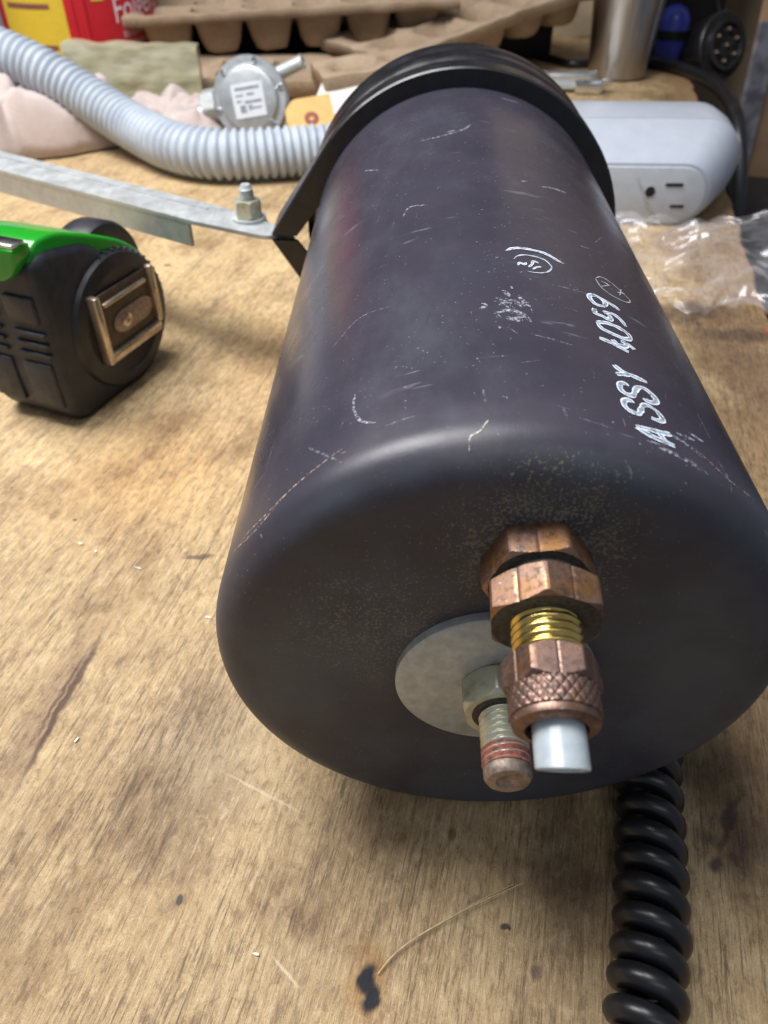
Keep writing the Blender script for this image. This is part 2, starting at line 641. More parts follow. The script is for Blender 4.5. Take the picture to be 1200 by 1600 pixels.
def body_material():
    m = Mat('dark_anodised_paint', spec=.45)
    o = m.oc()
    xs = m.sep(o)
    big = m.noise(28, 4, .6)
    med = m.noise(120, 5, .65, m.map(o, (1, .5, 1)))
    col = m.ramp(big, [(.3, (.033, .032, .046)), (.55, (.042, .038, .054)), (.75, (.037, .038, .056))])
    col = m.mix(m.mr(med, .5, .75, 0, .25), col, (.066, .067, .088))
    # paler blue-grey clouding over the body
    haze = m.noise(34, 6, .7, m.vadd(m.map(o, (1, .45, 1), rot=(0, .5, .5)), (5, 2, 1)))
    col = m.mix(m.mr(haze, .48, .76, 0, .42), col, (.085, .09, .112))
    # fine pale specks and hairline scuffs on the barrel
    sp = m.noise(1500, 2, .5)
    dens = m.mr(m.noise(60, 3, .6, m.vadd(o, (1, 8, 3))), .35, .65, .0, .05)
    spk = m.mr(m.math('ADD', sp, dens), .75, .785)
    col = m.mix(m.math('MULTIPLY', spk, .55), col, (.33, .34, .39))
    hl = m.noise(380, 3, .6, m.map(o, (.18, 1.0, .18), rot=(0, .35, .3)))
    hm = m.mr(m.noise(45, 3, .6, m.vadd(o, (4, 1, 3))), .5, .7)
    col = m.mix(m.math('MULTIPLY', m.math('MULTIPLY', m.mr(hl, .63, .70), hm), .5), col, (.24, .25, .29))
    # tan dust clinging to the end face: around the fittings and in a patch on the left
    fx = m.map(o, (.017, 1, .020), (.003, 0, RAD + .034), (0, 0, 0), 'TEXTURE')
    d1 = m.mr(m.length(m.n('ShaderNodeVectorMath', {0: fx, 1: (1, 0, 1)}, operation='MULTIPLY').outputs[0]), 1.35, .45)
    fx2 = m.map(o, (.020, 1, .018), (-.022, 0, RAD + .012), (0, .4, 0), 'TEXTURE')
    d2 = m.mr(m.length(m.n('ShaderNodeVectorMath', {0: fx2, 1: (1, 0, 1)}, operation='MULTIPLY').outputs[0]), 1.5, .2)
    face = m.mr(xs[1], .0035, .0012)
    grain = m.noise(1900, 3, .65)
    clump = m.noise(160, 5, .7)
    dmask = m.math('ADD', m.math('MULTIPLY', m.math('MAXIMUM', d1, m.math('MULTIPLY', d2, .9)), .17),
                   m.math('MULTIPLY', m.mr(clump, .4, .7), .07))
    col = m.mix(m.math('MULTIPLY', face, m.mr(m.noise(40, 4, .6, m.vadd(o, (2, 2, 2))), .34, .66, .0, .8)), col, (.064, .074, .094))  # bluish sheen patches of the end face, painted into its colour
    dust = m.math('MULTIPLY', m.mr(m.math('ADD', grain, dmask), .69, .78), face)
    col = m.mix(m.math('MULTIPLY', dust, .60), col, (.25, .235, .165))
    film = m.math('MULTIPLY', m.math('MULTIPLY', m.math('MAXIMUM', d1, d2), face), m.mr(clump, .38, .75, 0, .20))
    col = m.mix(film, col, (.13, .115, .085))
    m.set(color=col)
    rg = m.mr(m.noise(55, 4, .6), .3, .7, .21, .31)
    rg = m.math('ADD', rg, m.mr(xs[1], .020, .006, 0, .17))
    rg = m.math('ADD', rg, m.math('MULTIPLY', face, .06))
    rg = m.math('ADD', rg, m.math('MULTIPLY', dust, .3))
    m.set(rough=rg)
    m.bump(m.math('ADD', m.noise(900, 3, .6), m.math('MULTIPLY', dust, 1.0)), .12, .0002)
    return m.m


prof = [(0, .0006), (.012, .0006), (.03, .0004), (.040, .0002)]
for k in range(13):
    t = PI / 2 * k / 12
    prof.append((RAD - SH + SH * math.sin(t), SH - SH * math.cos(t)))
prof += [(RAD, SH + .001), (RAD, .06), (RAD, .12), (RAD, .18), (RAD, .205)]
mesh_obj('body', *lathe(prof, 160, 'y', (0, 0, RAD)), body_material(), can_root, angle=60)

m_black_paint = simple('black_satin_paint', (.012, .012, .015), .30, nscale=240, var=.3, bump=.05)
m_black_rubber = simple('black_rubber', (.010, .010, .012), .45, nscale=300, var=.3, bump=.06)
# rear end cap with rolled beads
cap_prof = [(.0540, .2000), (.0565, .2125), (.0586, .2130), (.0590, .2150), (.0574, .2166), (.0574, .2184), (.0592, .2204), (.0600, .2240),
            (.0600, .2290), (.0592, .2305), (.0592, .2322), (.0600, .2340), (.0600, .2410), (.0594, .2450), (.0580, .2475), (.0555, .2490), (.030, .2496), (0, .2496)]


def rest(VF):
    V, F = VF
    return [(x, y, max(z, -.02 * y + .0002)) for x, y, z in V], F


mesh_obj('end_cap', *rest(lathe(cap_prof, 128, 'y', (0, 0, RAD))), m_black_paint, can_root, angle=50)


def clamp_band():
    """flanged band: round the body, drawn out to a pointed lug on the left, split at the lug"""
    ro = .0604
    pk = R_(178.6)
    pr = .0725
    ht = math.acos(ro / pr)
    gap = R_(.9)
    n = 150
    angs = [pk + gap + (2 * PI - 2 * gap) * i / n for i in range(n + 1)]
    # cross-section: (radial offset from outer, s)
    sec = [(-.0100, .2008), (-.0006, .2008), (0, .2015), (0, .2105), (-.0006, .2113), (-.0014, .2115), (-.0014, .2030), (-.0100, .2026)]
    V, F = [], []
    for a in angs:
        d = (a - pk + PI) % (2 * PI) - PI
        r = ro / math.cos(ht - abs(d)) if abs(d) < ht else ro
        ext = .013 * max(0, 1 - abs(d) / ht)      # the band deepens towards the lug
        for off, s in sec:
            rr = r + off
            if off > -.005 and s > .205:
                s += ext
            V.append((rr * math.cos(a), s, RAD + rr * math.sin(a)))
    k = len(sec)
    for i in range(n):
        for j in range(k):
            j2 = (j + 1) % k
            F.append((i * k + j, (i + 1) * k + j, (i + 1) * k + j2, i * k + j2))
    F.append(tuple(range(k)))
    F.append(tuple(n * k + j for j in range(k)))
    return V, F


mesh_obj('clamp_band', *rest(clamp_band()), m_black_paint, can_root, angle=35)

# --- white stamped lettering: each stroke is a thin ink ribbon lying on the barrel
m_ink = Mat('white_stamp_ink', rough=.6)
uvx = m_ink.sep(m_ink.uv())
edge = m_ink.mr(m_ink.math('ABSOLUTE', m_ink.math('SUBTRACT', uvx[1], .5)), .18, .40)
wear = m_ink.noise(900, 4, .7)
m_ink.set(color=m_ink.mix(edge, (.44, .53, .68), (.82, .88, .97)))
inkfac = m_ink.math('MULTIPLY', m_ink.math('ADD', m_ink.math('MULTIPLY', edge, .35), .65), m_ink.mr(wear, .36, .50, .25, 1))
m_ink.translucent_mix(inkfac)


def scuff_mat(name, color, strength, lo, hi):
    m = Mat(name, rough=.7, color=color)
    u = m.sep(m.uv())
    ed = m.mr(m.math('ABSOLUTE', m.math('SUBTRACT', u[1], .5)), .5, .15)
    w = m.mr(m.noise(1300, 5, .75), lo, hi)
    m.translucent_mix(m.math('MULTIPLY', m.math('MULTIPLY', ed, w), strength))
    return m.m


m_scuff = scuff_mat('white_scuff', (.56, .60, .70), .62, .44, .62)
m_scuff_soft = scuff_mat('faint_scuff', (.46, .48, .54), .36, .44, .66)
m_ring = scuff_mat('thin_stamp_ink', (.50, .50, .54), .75, .32, .5)
m_scuff_pink = scuff_mat('copper_scratch', (.55, .36, .28), .7, .45, .60)
m_scuff_yel = scuff_mat('yellow_scratch', (.66, .68, .52), .8, .40, .58)


def rad_at(s):
    if s >= SH:
        return RAD
    q = max(0.0, SH * SH - (SH - s) ** 2) if s > 0 else 0.0
    return RAD - SH + math.sqrt(q)


def surf(s, th, lift):
    """point on barrel or shoulder at axial position s, angle th (degrees)"""
    t = R_(th)
    if s >= SH:
        r, ss = RAD + lift, s
    else:
        s = max(s, .0004)
        ang = math.acos(max(-1, min(1, (SH - s) / SH)))
        r = RAD - SH + (SH + lift) * math.sin(ang)
        ss = SH - (SH + lift) * math.cos(ang)
    return Vector((r * math.cos(t), ss, RAD + r * math.sin(t)))


def ribbon(strokes, width, lift=.00008, taper=.25, step=.0005):
    V, F, UV = [], [], []
    for si, st in enumerate(strokes):
        w = width[si] if isinstance(width, (list, tuple)) else width
        P = catmull([(a, b * RAD * PI / 180, 0) for a, b in st], 8)
        P = resample(P, step)
        if len(P) < 2:
            continue
        n = len(P)
        b0 = len(V)
        for i, p in enumerate(P):
            t = (P[min(i + 1, n - 1)] - P[max(i - 1, 0)])
            t = t.normalized() if t.length > 1e-9 else Vector((1, 0, 0))
            nn = Vector((-t.y, t.x, 0))
            e = min(i, n - 1 - i) / max(1, n - 1)
            ww = w * .5 * (taper + (1 - taper) * min(1, e * 6 + .1)) * (1 + .45 * mnoise.noise(Vector((p.x * 700, p.y * 700, si))))
            for k, f in ((0, -1), (1, -.34), (2, .34), (3, 1)):
                q = p + nn * (ww * f)
                V.append(surf(q.x, q.y / RAD * 180 / PI, lift + si * 2e-6))
                UV.append((i / n, k / 3))
        for i in range(n - 1):
            for k in range(3):
                a = b0 + i * 4 + k
                F.append((a, a + 1, a + 5, a + 4))
    return V, F, UV


LET = [('A', [[(0.0091, 72.8), (0.0083, 71.5), (0.0076, 69.7), (0.0075, 67.9), (0.0073, 66.2)], [(0.0091, 72.8), (0.0094, 70.8), (0.0097, 68.2), (0.0105, 65.7)], [(0.0094, 68.5), (0.0076, 67.9)]]),
       ('S', [[(0.0159, 71.8), (0.0166, 72.2), (0.0158, 73.3), (0.0143, 73.6), (0.0132, 72.8), (0.0132, 71.3), (0.0148, 70.4), (0.0164, 69.5), (0.0167, 68.2), (0.0159, 67.0), (0.0142, 66.4), (0.0133, 67.1), (0.0131, 68.3), (0.0133, 69.1)]]),
       ('S', [[(0.0209, 71.6), (0.0216, 71.8), (0.0208, 72.9), (0.0192, 73.2), (0.0182, 72.5), (0.0183, 71.1), (0.02, 70.2), (0.0215, 69.3), (0.0221, 67.9), (0.0212, 66.6), (0.0195, 66.0), (0.0184, 67.0), (0.0182, 68.3), (0.0189, 68.7)]]),
       ('Y', [[(0.0267, 72.7), (0.0254, 71.5), (0.0251, 70.0), (0.0249, 68.1), (0.0247, 66.2)], [(0.0237, 72.9), (0.0245, 71.4), (0.025, 70.0)]]),
       ('4', [[(0.0352, 73.7), (0.035, 72.1), (0.0342, 69.7), (0.0336, 67.8)], [(0.0362, 70.8), (0.0351, 69.8), (0.0353, 68.4), (0.0367, 67.2)], [(0.037, 68.8), (0.0367, 67.2), (0.0356, 66.0)]]),
       ('0', [[(0.0415, 72.7), (0.0424, 70.6), (0.0424, 68.2), (0.0415, 66.2), (0.0398, 65.9), (0.0386, 67.5), (0.0386, 69.9), (0.0393, 72.1), (0.0405, 72.7), (0.0415, 72.7)]]),
       ('5', [[(0.047, 72.3), (0.045, 72.5), (0.0448, 71.0), (0.0442, 69.6), (0.0456, 69.0), (0.0467, 69.3)], [(0.0467, 70.4), (0.0476, 68.1), (0.0466, 66.5), (0.0443, 65.7)]]),
       ('9', [[(0.0497, 69.4), (0.0492, 71.4), (0.0508, 72.4), (0.0524, 72.3), (0.0532, 71.0), (0.0529, 69.7), (0.0517, 68.8), (0.0497, 69.4)], [(0.0529, 69.7), (0.0521, 67.3), (0.0509, 65.4)]])]
RING = [[(0.0627, 68.5), (0.0644, 67.1), (0.0643, 65.2), (0.063, 63.3), (0.0614, 61.8), (0.0599, 60.5), (0.0587, 60.7), (0.0574, 61.9)], [(0.0599, 60.5), (0.0587, 60.7), (0.0574, 61.9), (0.0568, 64.0), (0.0571, 66.3), (0.0587, 68.1), (0.0612, 68.7), (0.0622, 68.8)], [(0.0622, 67.4), (0.0618, 65.2)], [(0.0594, 67.9), (0.0617, 65.7), (0.0624, 66.5)], [(0.0602, 63.7), (0.0618, 61.3)], [(0.0632, 61.9), (0.0592, 63.3)]]
LOGO = [[(0.0668, 88.5), (0.0681, 87.0), (0.0686, 85.5), (0.0686, 84.1), (0.0683, 82.0), (0.0677, 79.9), (0.0665, 78.3), (0.0652, 77.1), (0.0645, 75.8)], [(0.063, 87.1), (0.0644, 86.3), (0.0653, 84.8), (0.0653, 83.1), (0.0649, 81.4), (0.064, 80.1), (0.0625, 79.4), (0.061, 79.2), (0.0589, 80.2), (0.0577, 81.8), (0.0574, 83.8), (0.0579, 85.1)], [(0.0600, 86.6), (0.0614, 86.0), (0.0606, 85.2), (0.0618, 84.6)], [(0.0596, 84.4), (0.0612, 83.4), (0.0628, 83.0), (0.0620, 81.8)], [(0.0588, 83.6), (0.0600, 82.6), (0.0606, 81.4)]]
SCUFF = [[(0.1487, 107.2), (0.1482, 100.2), (0.1519, 93.8), (0.1567, 91.0)], [(0.1509, 98.2), (0.1524, 95.8)], [(0.0947, 111.6), (0.0993, 109.9), (0.097, 105.2)], [(0.0239, 120.1), (0.0197, 120.1), (0.0149, 118.2), (0.0127, 115.0)], [(0.1477, 126.1), (0.1391, 120.4)], [(0.1105, 74.7), (0.1127, 70.1), (0.1133, 66.0)], [(0.1108, 80.0), (0.1122, 78.3)], [(0.0416, 95.8), (0.0431, 94.2)], [(0.0396, 93.2), (0.0409, 90.3), (0.0396, 88.1), (0.0367, 86.6)], [(0.0488, 90.8), (0.0462, 89.6)], [(0.0469, 87.9), (0.0439, 87.0), (0.0423, 85.9)], [(0.0429, 92.0), (0.045, 89.3), (0.0421, 87.8)], [(0.0383, 91.2), (0.0367, 88.7)], [(0.0376, 90.1), (0.039, 87.3)],
         [(0.0103, 66.9), (0.0096, 63.3), (0.0076, 60.0)], [(0.0116, 64.6), (0.0123, 60.2)], [(0.0138, 61.1), (0.0137, 57.7)], [(0.0055, 69.6), (0.0054, 66.1), (0.0046, 59.8)], [(0.0061, 71.7), (0.0065, 67.5)]]
SOFT = [[(0.0544, 147.2), (0.0476, 153.8)], [(0.044, 148.6), (0.037, 150.4)], [(0.0289, 142.5), (0.0217, 144.1)], [(0.0894, 146.8), (0.0955, 141.6), (0.0918, 133.1)], [(0.0161, 130.2), (0.0059, 121.2)], [(0.0085, 122.1), (0.0083, 120.2)], [(0.0462, 127.6), (0.0518, 121.5), (0.0509, 113.8)], [(0.0114, 107.7), (0.0111, 113.8)], [(0.0104, 84.7), (0.0071, 84.4)], [(0.0155, 97.0), (0.012, 96.9)], [(0.0149, 98.6), (0.0135, 98.2)], [(0.0083, 82.5), (0.007, 77.0)], [(0.0322, 86.6), (0.0298, 78.6)], [(0.053, 79.3), (0.0527, 72.3)], [(0.0855, 63.6), (0.0926, 59.9)], [(0.0781, 69.6), (0.0787, 66.9)], [(0.0013, 76.7), (0.0003, 75.0)], [(0.0024, 75.4), (0.0007, 73.2)], [(0.0253, 54.8), (0.0163, 54.6)], [(0.0104, 55.7), (0.0037, 54.3)]]
for ch, st in LET:
    V, F, UV = ribbon(st, .00116, taper=.75, step=.0003)
    mesh_obj('stamped_character', V, F, m_ink.m, can_root, uvs=UV)
V, F, UV = ribbon(RING, [.0004, .0004, .0004, .0004, .0004, .0004], taper=.6, step=.0003)
o = mesh_obj('stamped_circle', V, F, m_ring, can_root, uvs=UV)
o['label'] = 'faint white oval inspection stamp after the part number'
V, F, UV = ribbon(LOGO, [.0009, .00034, .0006, .0006, .0005], taper=.35, step=.0003)
o = mesh_obj('stamped_emblem', V, F, m_ink.m, can_root, uvs=UV)
o['label'] = 'half-rubbed white oval stamp with an arc above it'
rng = random.Random(11)
scw = [.0010, .0016, .0006, .0007, .0006, .0011, .0010, .0012, .0013, .0010, .0012, .0010, .0014, .0012, .0012, .0010, .0010, .0010, .0008]
soft = list(SOFT)
for k in range(85):                  # hairline handling marks
    s = rng.uniform(.008, .19)
    th = rng.uniform(55, 150)
    ln = rng.uniform(.0006, .004)
    a = rng.uniform(-.6, .6) + (PI / 2 if rng.random() < .4 else 0)
    soft.append([(s, th), (s + ln * math.cos(a), th + ln * math.sin(a) / RAD * 180 / PI)])
for k in range(34):                  # the rubbed patch in the middle of the barrel
    s, th = rng.gauss(.0420, .0040), rng.gauss(89.3, 2.1)
    ln, a = rng.uniform(.0004, .0022), rng.uniform(0, PI)
    SCUFF.append([(s, th), (s + ln * math.cos(a), th + ln * math.sin(a) / RAD * 180 / PI)])
    scw.append(rng.choice((.0002, .0003, .0004, .0007)))
V1, F1, U1 = ribbon(SCUFF, scw, lift=.00005, step=.0004)
V2, F2, U2 = ribbon(soft, [.0006 if i < len(SOFT) else rng.choice((.00014, .0002, .00032)) for i in range(len(soft))], lift=.00003)
V, F = join((V1, F1), (V2, F2))
o = mesh_obj('scuff_marks', V, F, None, can_root, uvs=U1 + U2, mats=[m_scuff, m_scuff_soft], fmat=[0] * len(F1) + [1] * len(F2))
o['kind'] = 'stuff'
for st, w, mm in (([(0.0066, 152.1), (0.0049, 142.2), (0.007, 131.8), (0.0097, 121.0)], .0005, m_scuff_pink), ([(0.0063, 148.8), (0.0059, 138.4), (0.0075, 130.3)], .0005, m_scuff_pink),
                  ([(0.010, 62), (.0062, 55), (.0066, 47)], .0005, m_scuff_pink), ([(0.0072, 96.8), (0.0052, 98.2), (0.0044, 99.8), (.0024, 100.2)], .00042, m_scuff_yel)):
    V, F, UV = ribbon([st], w, lift=.00006)
    mesh_obj('scratch', V, F, mm, can_root, uvs=UV)

# --- fittings on the end face (y runs out of the face towards negative)
FB, FC = .0030, RAD + .0328            # axis of the brass fitting
m_zinc = simple('dull_zinc', (.46, .49, .49), .50, .40, nscale=420, var=.18, bump=.08)
m_zinc_y = Mat('yellow_zinc_plate', rough=.42, metal=.65)
m_zinc_y.set(color=m_zinc_y.ramp(m_zinc_y.noise(260, 5, .6), [(.3, (.36, .33, .20)), (.5, (.55, .55, .46)), (.7, (.62, .60, .42))]))
m_zinc_y = m_zinc_y.m


def copper_material(name, a, b, c, grime=.35):
    m = Mat(name, metal=.75)
    n1 = m.noise(180, 5, .6)
    n2 = m.noise(1100, 4, .65)
    col = m.ramp(n1, [(.32, a), (.5, b), (.68, c)])
    col = m.mix(m.mr(n2, .50, .66, 0, grime), col, (.075, .055, .045))
    col = m.mix(m.mr(m.noise(420, 5, .7), .52, .66, 0, .65), col, (.085, .06, .05))
    col = m.mix(m.mr(m.noise(1500, 2), .68, .74, 0, .5), col, (.72, .60, .46))
    m.set(color=col, rough=m.mr(n2, .3, .7, .36, .58))
    m.set(metal=m.mr(n2, .5, .75, .85, .35))
    m.bump(n2, .15, .0002)
    return m.m


m_copper = copper_material('tarnished_copper', (.27, .18, .145), (.33, .185, .115), (.36, .18, .06), .6)
m_copper_b = copper_material('browned_copper', (.17, .11, .09), (.21, .13, .105), (.24, .135, .075), .6)
m_grime = simple('oily_grime', (.055, .048, .040), .75, nscale=1300, var=.6, bump=.5, bdist=.0003)
m_brass = Mat('brass', metal=1.0, rough=.24)
m_brass.set(color=m_brass.ramp(m_brass.noise(300, 4), [(.3, (.50, .34, .10)), (.6, (.74, .55, .20))]))
m_brass = m_brass.m


FTILT = Matrix.Translation((FB, 0, FC)) @ Matrix.Rotation(R_(8), 4, 'X') @ Matrix.Rotation(R_(-1), 4, 'Z') @ Matrix.Translation((-FB, 0, -FC))


def fit(VF):
    return xf(VF, FTILT)


def nut_obj(name, af, h, s0, rot, side, front, bx=FB, cz=FC, groove=True, chamf=.0006, parent=can_root, tilted=True):
    V, F = hex_nut(af, h, rot, chamf, groove)
    V = orient(V, 'y', (bx, -s0, cz), -1)
    if tilted:
        V, F = fit((V, F))
    fm = []
    for f in F:
        fm.append(1 if len(f) == 3 else 0)
    return mesh_obj(name, V, F, None, parent, angle=22, mats=[side, front], fmat=fm)


# washer, nut and stud in the middle of the face
wp = [(.0042, .0022), (.0182, .0022), (.0187, .0018), (.0188, .0012), (.0187, 0), (.0042, 0)]
mesh_obj('flat_washer', *lathe([(r, h - .0006) for r, h in wp], 96, 'y', (-.0007, 0, RAD), -1), m_zinc, can_root, angle=40)
nut_obj('stud_nut', .0132, .0062, .0017, R_(12), m_zinc_y, m_zinc_y, 0, RAD, groove=False, chamf=.0010, tilted=False)
V, F = thread(.0043, .00125, .0195, .00055, 48, 9, tip=.0012)
stud = mesh_obj('threaded_stud', orient(V, 'y', (0, 0, RAD), -1), F, None, can_root, angle=50, mats=[m_zinc_y])
# red thread-lock smear near the tip
m_lock = Mat('red_threadlock', rough=.6)
lk = m_lock.noise(700, 5, .7)
m_lock.set(color=m_lock.ramp(lk, [(.35, (.10, .06, .07)), (.48, (.34, .10, .07)), (.62, (.42, .17, .13)), (.7, (.30, .20, .16))]))
m_lock.bump(lk, .8, .0005)
m_lock = m_lock.m
V, F = thread(.00432, .00125, .0034, .00040, 48, 9)
mesh_obj('threadlock_smear', orient(V, 'y', (0, -.0152, RAD), -1), F, m_lock, stud, angle=50)
m_studtip = simple('worn_steel', (.33, .26, .22), .5, .7, nscale=700, var=.4, bump=.3)
mesh_obj('stud_tip', *lathe([(.0040, .0180), (.00415, .0190), (.0041, .0200), (.0036, .0207), (.0022, .0208), (.0018, .0203), (0, .0202)], 48, 'y', (0, 0, RAD), -1), m_studtip, stud, angle=50)
mesh_obj('grease_ring', *lathe([(.0052, .0076), (.0054, .0080), (.0048, .0083), (.0040, .0082)], 48, 'y', (0, 0, RAD), -1), m_grime, stud)

# bulkhead fitting: two nuts, brass thread, knurled compression nut, plastic tube; it leans a little downwards
V, F = hex_nut(.0156, .0062, R_(37), .0006, True)
V = orient(V, 'y', (FB - .0004, .0004, FC - .0006), -1)
mesh_obj('bulkhead_nut', V, F, None, can_root, angle=22, mats=[m_copper, m_grime], fmat=[1 if len(f) == 3 else 0 for f in F])
mesh_obj('nut_gap_ring', *fit(lathe([(.0058, .0045), (.0066, .0050), (.0066, .0072), (.0058, .0072)], 64, 'y', (FB, 0, FC), -1)), m_grime, can_root)  # dark ring added to stand for the shaded gap between the nuts
nut_obj('bulkhead_nut', .0160, .0058, .0068, R_(7), m_copper, m_grime)
V, F = thread(.0053, .00130, .0080, .00042, 64, 9)
mesh_obj('brass_thread', *fit((orient(V, 'y', (FB, -.0126, FC), -1), F)), m_brass, can_root, angle=50)
comp = nut_obj('compression_nut', .0124, .0048, .0186, R_(31), m_copper_b, m_copper_b, chamf=.0007)


def knurl():
    seg, n = 336, 30
    L = .0042
    r0 = .0061
    hs = [L * i / n for i in range(n + 1)]

    def rf(i, a):
        u = a / (2 * PI) * 26
        v = hs[i] / L * 2.2
        g1 = abs(((u + v) % 1) - .5) * 2
        g2 = abs(((u - v) % 1) - .5) * 2
        g = min(1 - abs(1 - g1) ** 3, 1 - abs(1 - g2) ** 3)
        d = min(hs[i], L - hs[i])
        return r0 + .00024 * min(g, 1) - (.0003 if d < 1e-6 else 0)
    return ring_surface(rf, hs, seg)


V, F = knurl()
mesh_obj('knurled_band', *fit((orient(V, 'y', (FB, -.0232, FC), -1), F)), m_copper_b, comp, angle=60)
mesh_obj('collar', *fit(lathe([(.0058, .0268), (.0061, .0276), (.0059, .0284), (.0053, .0288), (.0043, .0289), (.0042, .0282), (.0041, .0240)], 72, 'y', (FB, 0, FC), -1)), m_copper_b, comp, angle=40)
m_tube = Mat('milky_plastic', rough=.24, sss=.5, ssss=.004, sssr=(1, 1, 1), trans=.40, ior=1.35)
m_tube.set(color=m_tube.ramp(m_tube.noise(350, 3), [(.35, (.52, .60, .68)), (.65, (.66, .74, .82))]))
TS = .0036
tube_prof = [(TS, .022), (TS, .0300), (TS, .0340), (TS - .0002, .0342), (.0028, .0342), (.0027, .0339), (.0027, .024), (0, .024)]
V, F = lathe(tube_prof, 64, 'y', (FB + .0003, 0, FC - .0001), -1)
V = [(x, y + (-.0011 * (z - FC) / TS if y < -.0325 else 0), z) for x, y, z in V]      # cut slightly askew
mesh_obj('plastic_tube', *fit((V, F)), m_tube.m, can_root, angle=45)

# --- galvanised bracket bolted to the clamp lug (built in world space, then moved under the canister)
m_galv = Mat('galvanised_steel', metal=.6)
gn = m_galv.noise(150, 5, .65)
g2 = m_galv.noise(900, 3, .6, m_galv.map(None, (1, .1, 1)))
m_galv.set(color=m_galv.mix(m_galv.mr(g2, .5, .72, 0, .4), m_galv.ramp(gn, [(.3, (.46, .49, .50)), (.7, (.62, .65, .67))]), (.36, .38, .39)),
           rough=m_galv.mr(gn, .3, .7, .40, .48))
m_galv = m_galv.m
BZ = .0592
brk = bpy.data.objects.new('mounting_bracket', None)
d2 = Vector((-.843, .537, 0)).normalized()
p2 = Vector((.537, .843, 0)).normalized()
front0 = Vector((-.0795, .3045, BZ))
# plate outline in (along d2, along p2)
pl = [(-.040, .0035), (-.0405, .0140), (-.022, .0165), (-.013, .0175), (0, .0190), (.26, .0205), (.26, 0), (-.002, 0), (-.010, .0008)]
pl = rounded(pl, [.006, .006, .004, .004, .004, .001, .001, .001, .004], 4)
OUT = [front0 + d2 * u + p2 * v for u, v in pl]
n = len(OUT)
V = [tuple(p) for p in OUT] + [tuple(p + Vector((0, 0, .0016))) for p in OUT]
F = [tuple(range(n)), tuple(range(n, 2 * n))] + [(i, (i + 1) % n, n + (i + 1) % n, n + i) for i in range(n)]
Vp, Fp = to_can((V, F))
plate = mesh_obj('bracket_arm', Vp, Fp, m_galv, can_root, angle=30)


def bar_world(u0, u1, v0, v1, z0, z1):
    P = []
    for u, v, z in ((u0, v0, z0), (u1, v0, z0), (u1, v1, z0), (u0, v1, z0), (u0, v0, z1), (u1, v0, z1), (u1, v1, z1), (u0, v1, z1)):
        q = front0 + d2 * u + p2 * v
        P.append((q.x, q.y, z))
    return P, [(0, 1, 2, 3), (4, 5, 6, 7), (0, 1, 5, 4), (1, 2, 6, 5), (2, 3, 7, 6), (3, 0, 4, 7)]


mesh_obj('bracket_flange', *to_can(bar_world(.0005, .26, .0002, .0018, BZ - .0095, BZ - .0001)), m_galv, plate, smooth=False)
mesh_obj('bracket_rib', *to_can(bar_world(.002, .26, .0130, .0142, BZ + .0017, BZ + .0020)), m_galv, plate, smooth=False)
bx, by = -.0548, .3055
T = Matrix.Translation((bx, by, BZ))
mesh_obj('bracket_washer', *to_can(xf(lathe([(0, .0016), (.0070, .0016), (.0070, .0028), (0, .0028)], 40, 'z'), T)), m_zinc, plate)
mesh_obj('bracket_nut', *to_can(xf((lambda vf: (orient(vf[0], 'z', (0, 0, .0028)), vf[1]))(hex_nut(.0100, .0068, .3, .001, False)), T)), m_zinc_y, plate, angle=22)
V, F = thread(.0030, .001, .0062, .0004, 32, 8, tip=.0015)
mesh_obj('bracket_bolt', *to_can(xf((orient(V, 'z', (0, 0, .0090)), F), T)), m_zinc, plate, angle=50)
mesh_obj('bolt_head', *to_can(xf(lathe([(0, -.0042), (.004, -.0040), (.0072, -.0022), (.0076, 0), (0, 0)], 40, 'z'), T)), m_zinc, plate)
bpy.data.objects.remove(brk)

# ================================================================== coiled cord
m_cord = Mat('black_pvc', rough=.33, spec=.5)
m_cord.set(color=m_cord.ramp(m_cord.noise(120, 3), [(.3, (.008, .008, .010)), (.7, (.014, .014, .017))]))
m_cord.bump(m_cord.noise(1400, 3), .06, .0002)
CR, CW = .0053, .0025
pts = []
turns_step = .0060
start, end = Vector((0.02985, -0.02364, 0)), Vector((.0800, .150, 0))
axisd = (end - start).normalized()
sided = Vector((axisd.y, -axisd.x, 0))
Ltot = (end - start).length
NP = 30
tot = int(Ltot / turns_step * NP)
ph = 0
for i in range(tot + 1):
    u = i / NP
    # slightly uneven pitch and sway
    d = (u + .04 * math.sin(u * 1.7) + .05 * math.sin(u * .63 + 1)) * turns_step
    a = 2 * PI * u + 1.2
    c = start + axisd * (d + .0004 * mnoise.noise(Vector((u * .8, 4, 0)))) + sided * (.0006 * math.sin(d * 90) + .0005 * mnoise.noise(Vector((u * .9, 0, 3))))
    pts.append(c + sided * (CR * math.cos(a)) + Vector((0, 0, CR + CW + .0002 + CR * math.sin(a))))
o = mesh_obj('coiled_cord', *sweep(pts, CW, 14), m_cord.m, angle=80)
tag(o, 'black coiled telephone-style cord running out from under the canister', 'cord')

# ================================================================== tape measure
m_tape_blk = simple('black_abs', (.016, .018, .024), .40, nscale=260, var=.3, bump=.08)
m_tape_rub = simple('black_overmould', (.020, .023, .032), .46, nscale=300, var=.25, bump=.12)
m_green = Mat('green_translucent_plastic', color=(.014, .27, .02), rough=.18, sss=.5, ssss=.006, sssr=(.3, 1, .3))
m_green = m_green.m
m_bronze = simple('champagne_clip', (.56, .47, .36), .32, .8, nscale=240, var=.2, bump=.05)
m_chrome = simple('chrome', (.72, .74, .76), .18, 1.0, nscale=90, var=.1, bump=0)
tm = thing('tape_measure', 'black and bright green tape measure standing on the bench under the bracket', 'tape measure', (-.1385, .2540, 0), (0, 0, R_(-22)))
TW = .039        # thickness (x), front at y=0
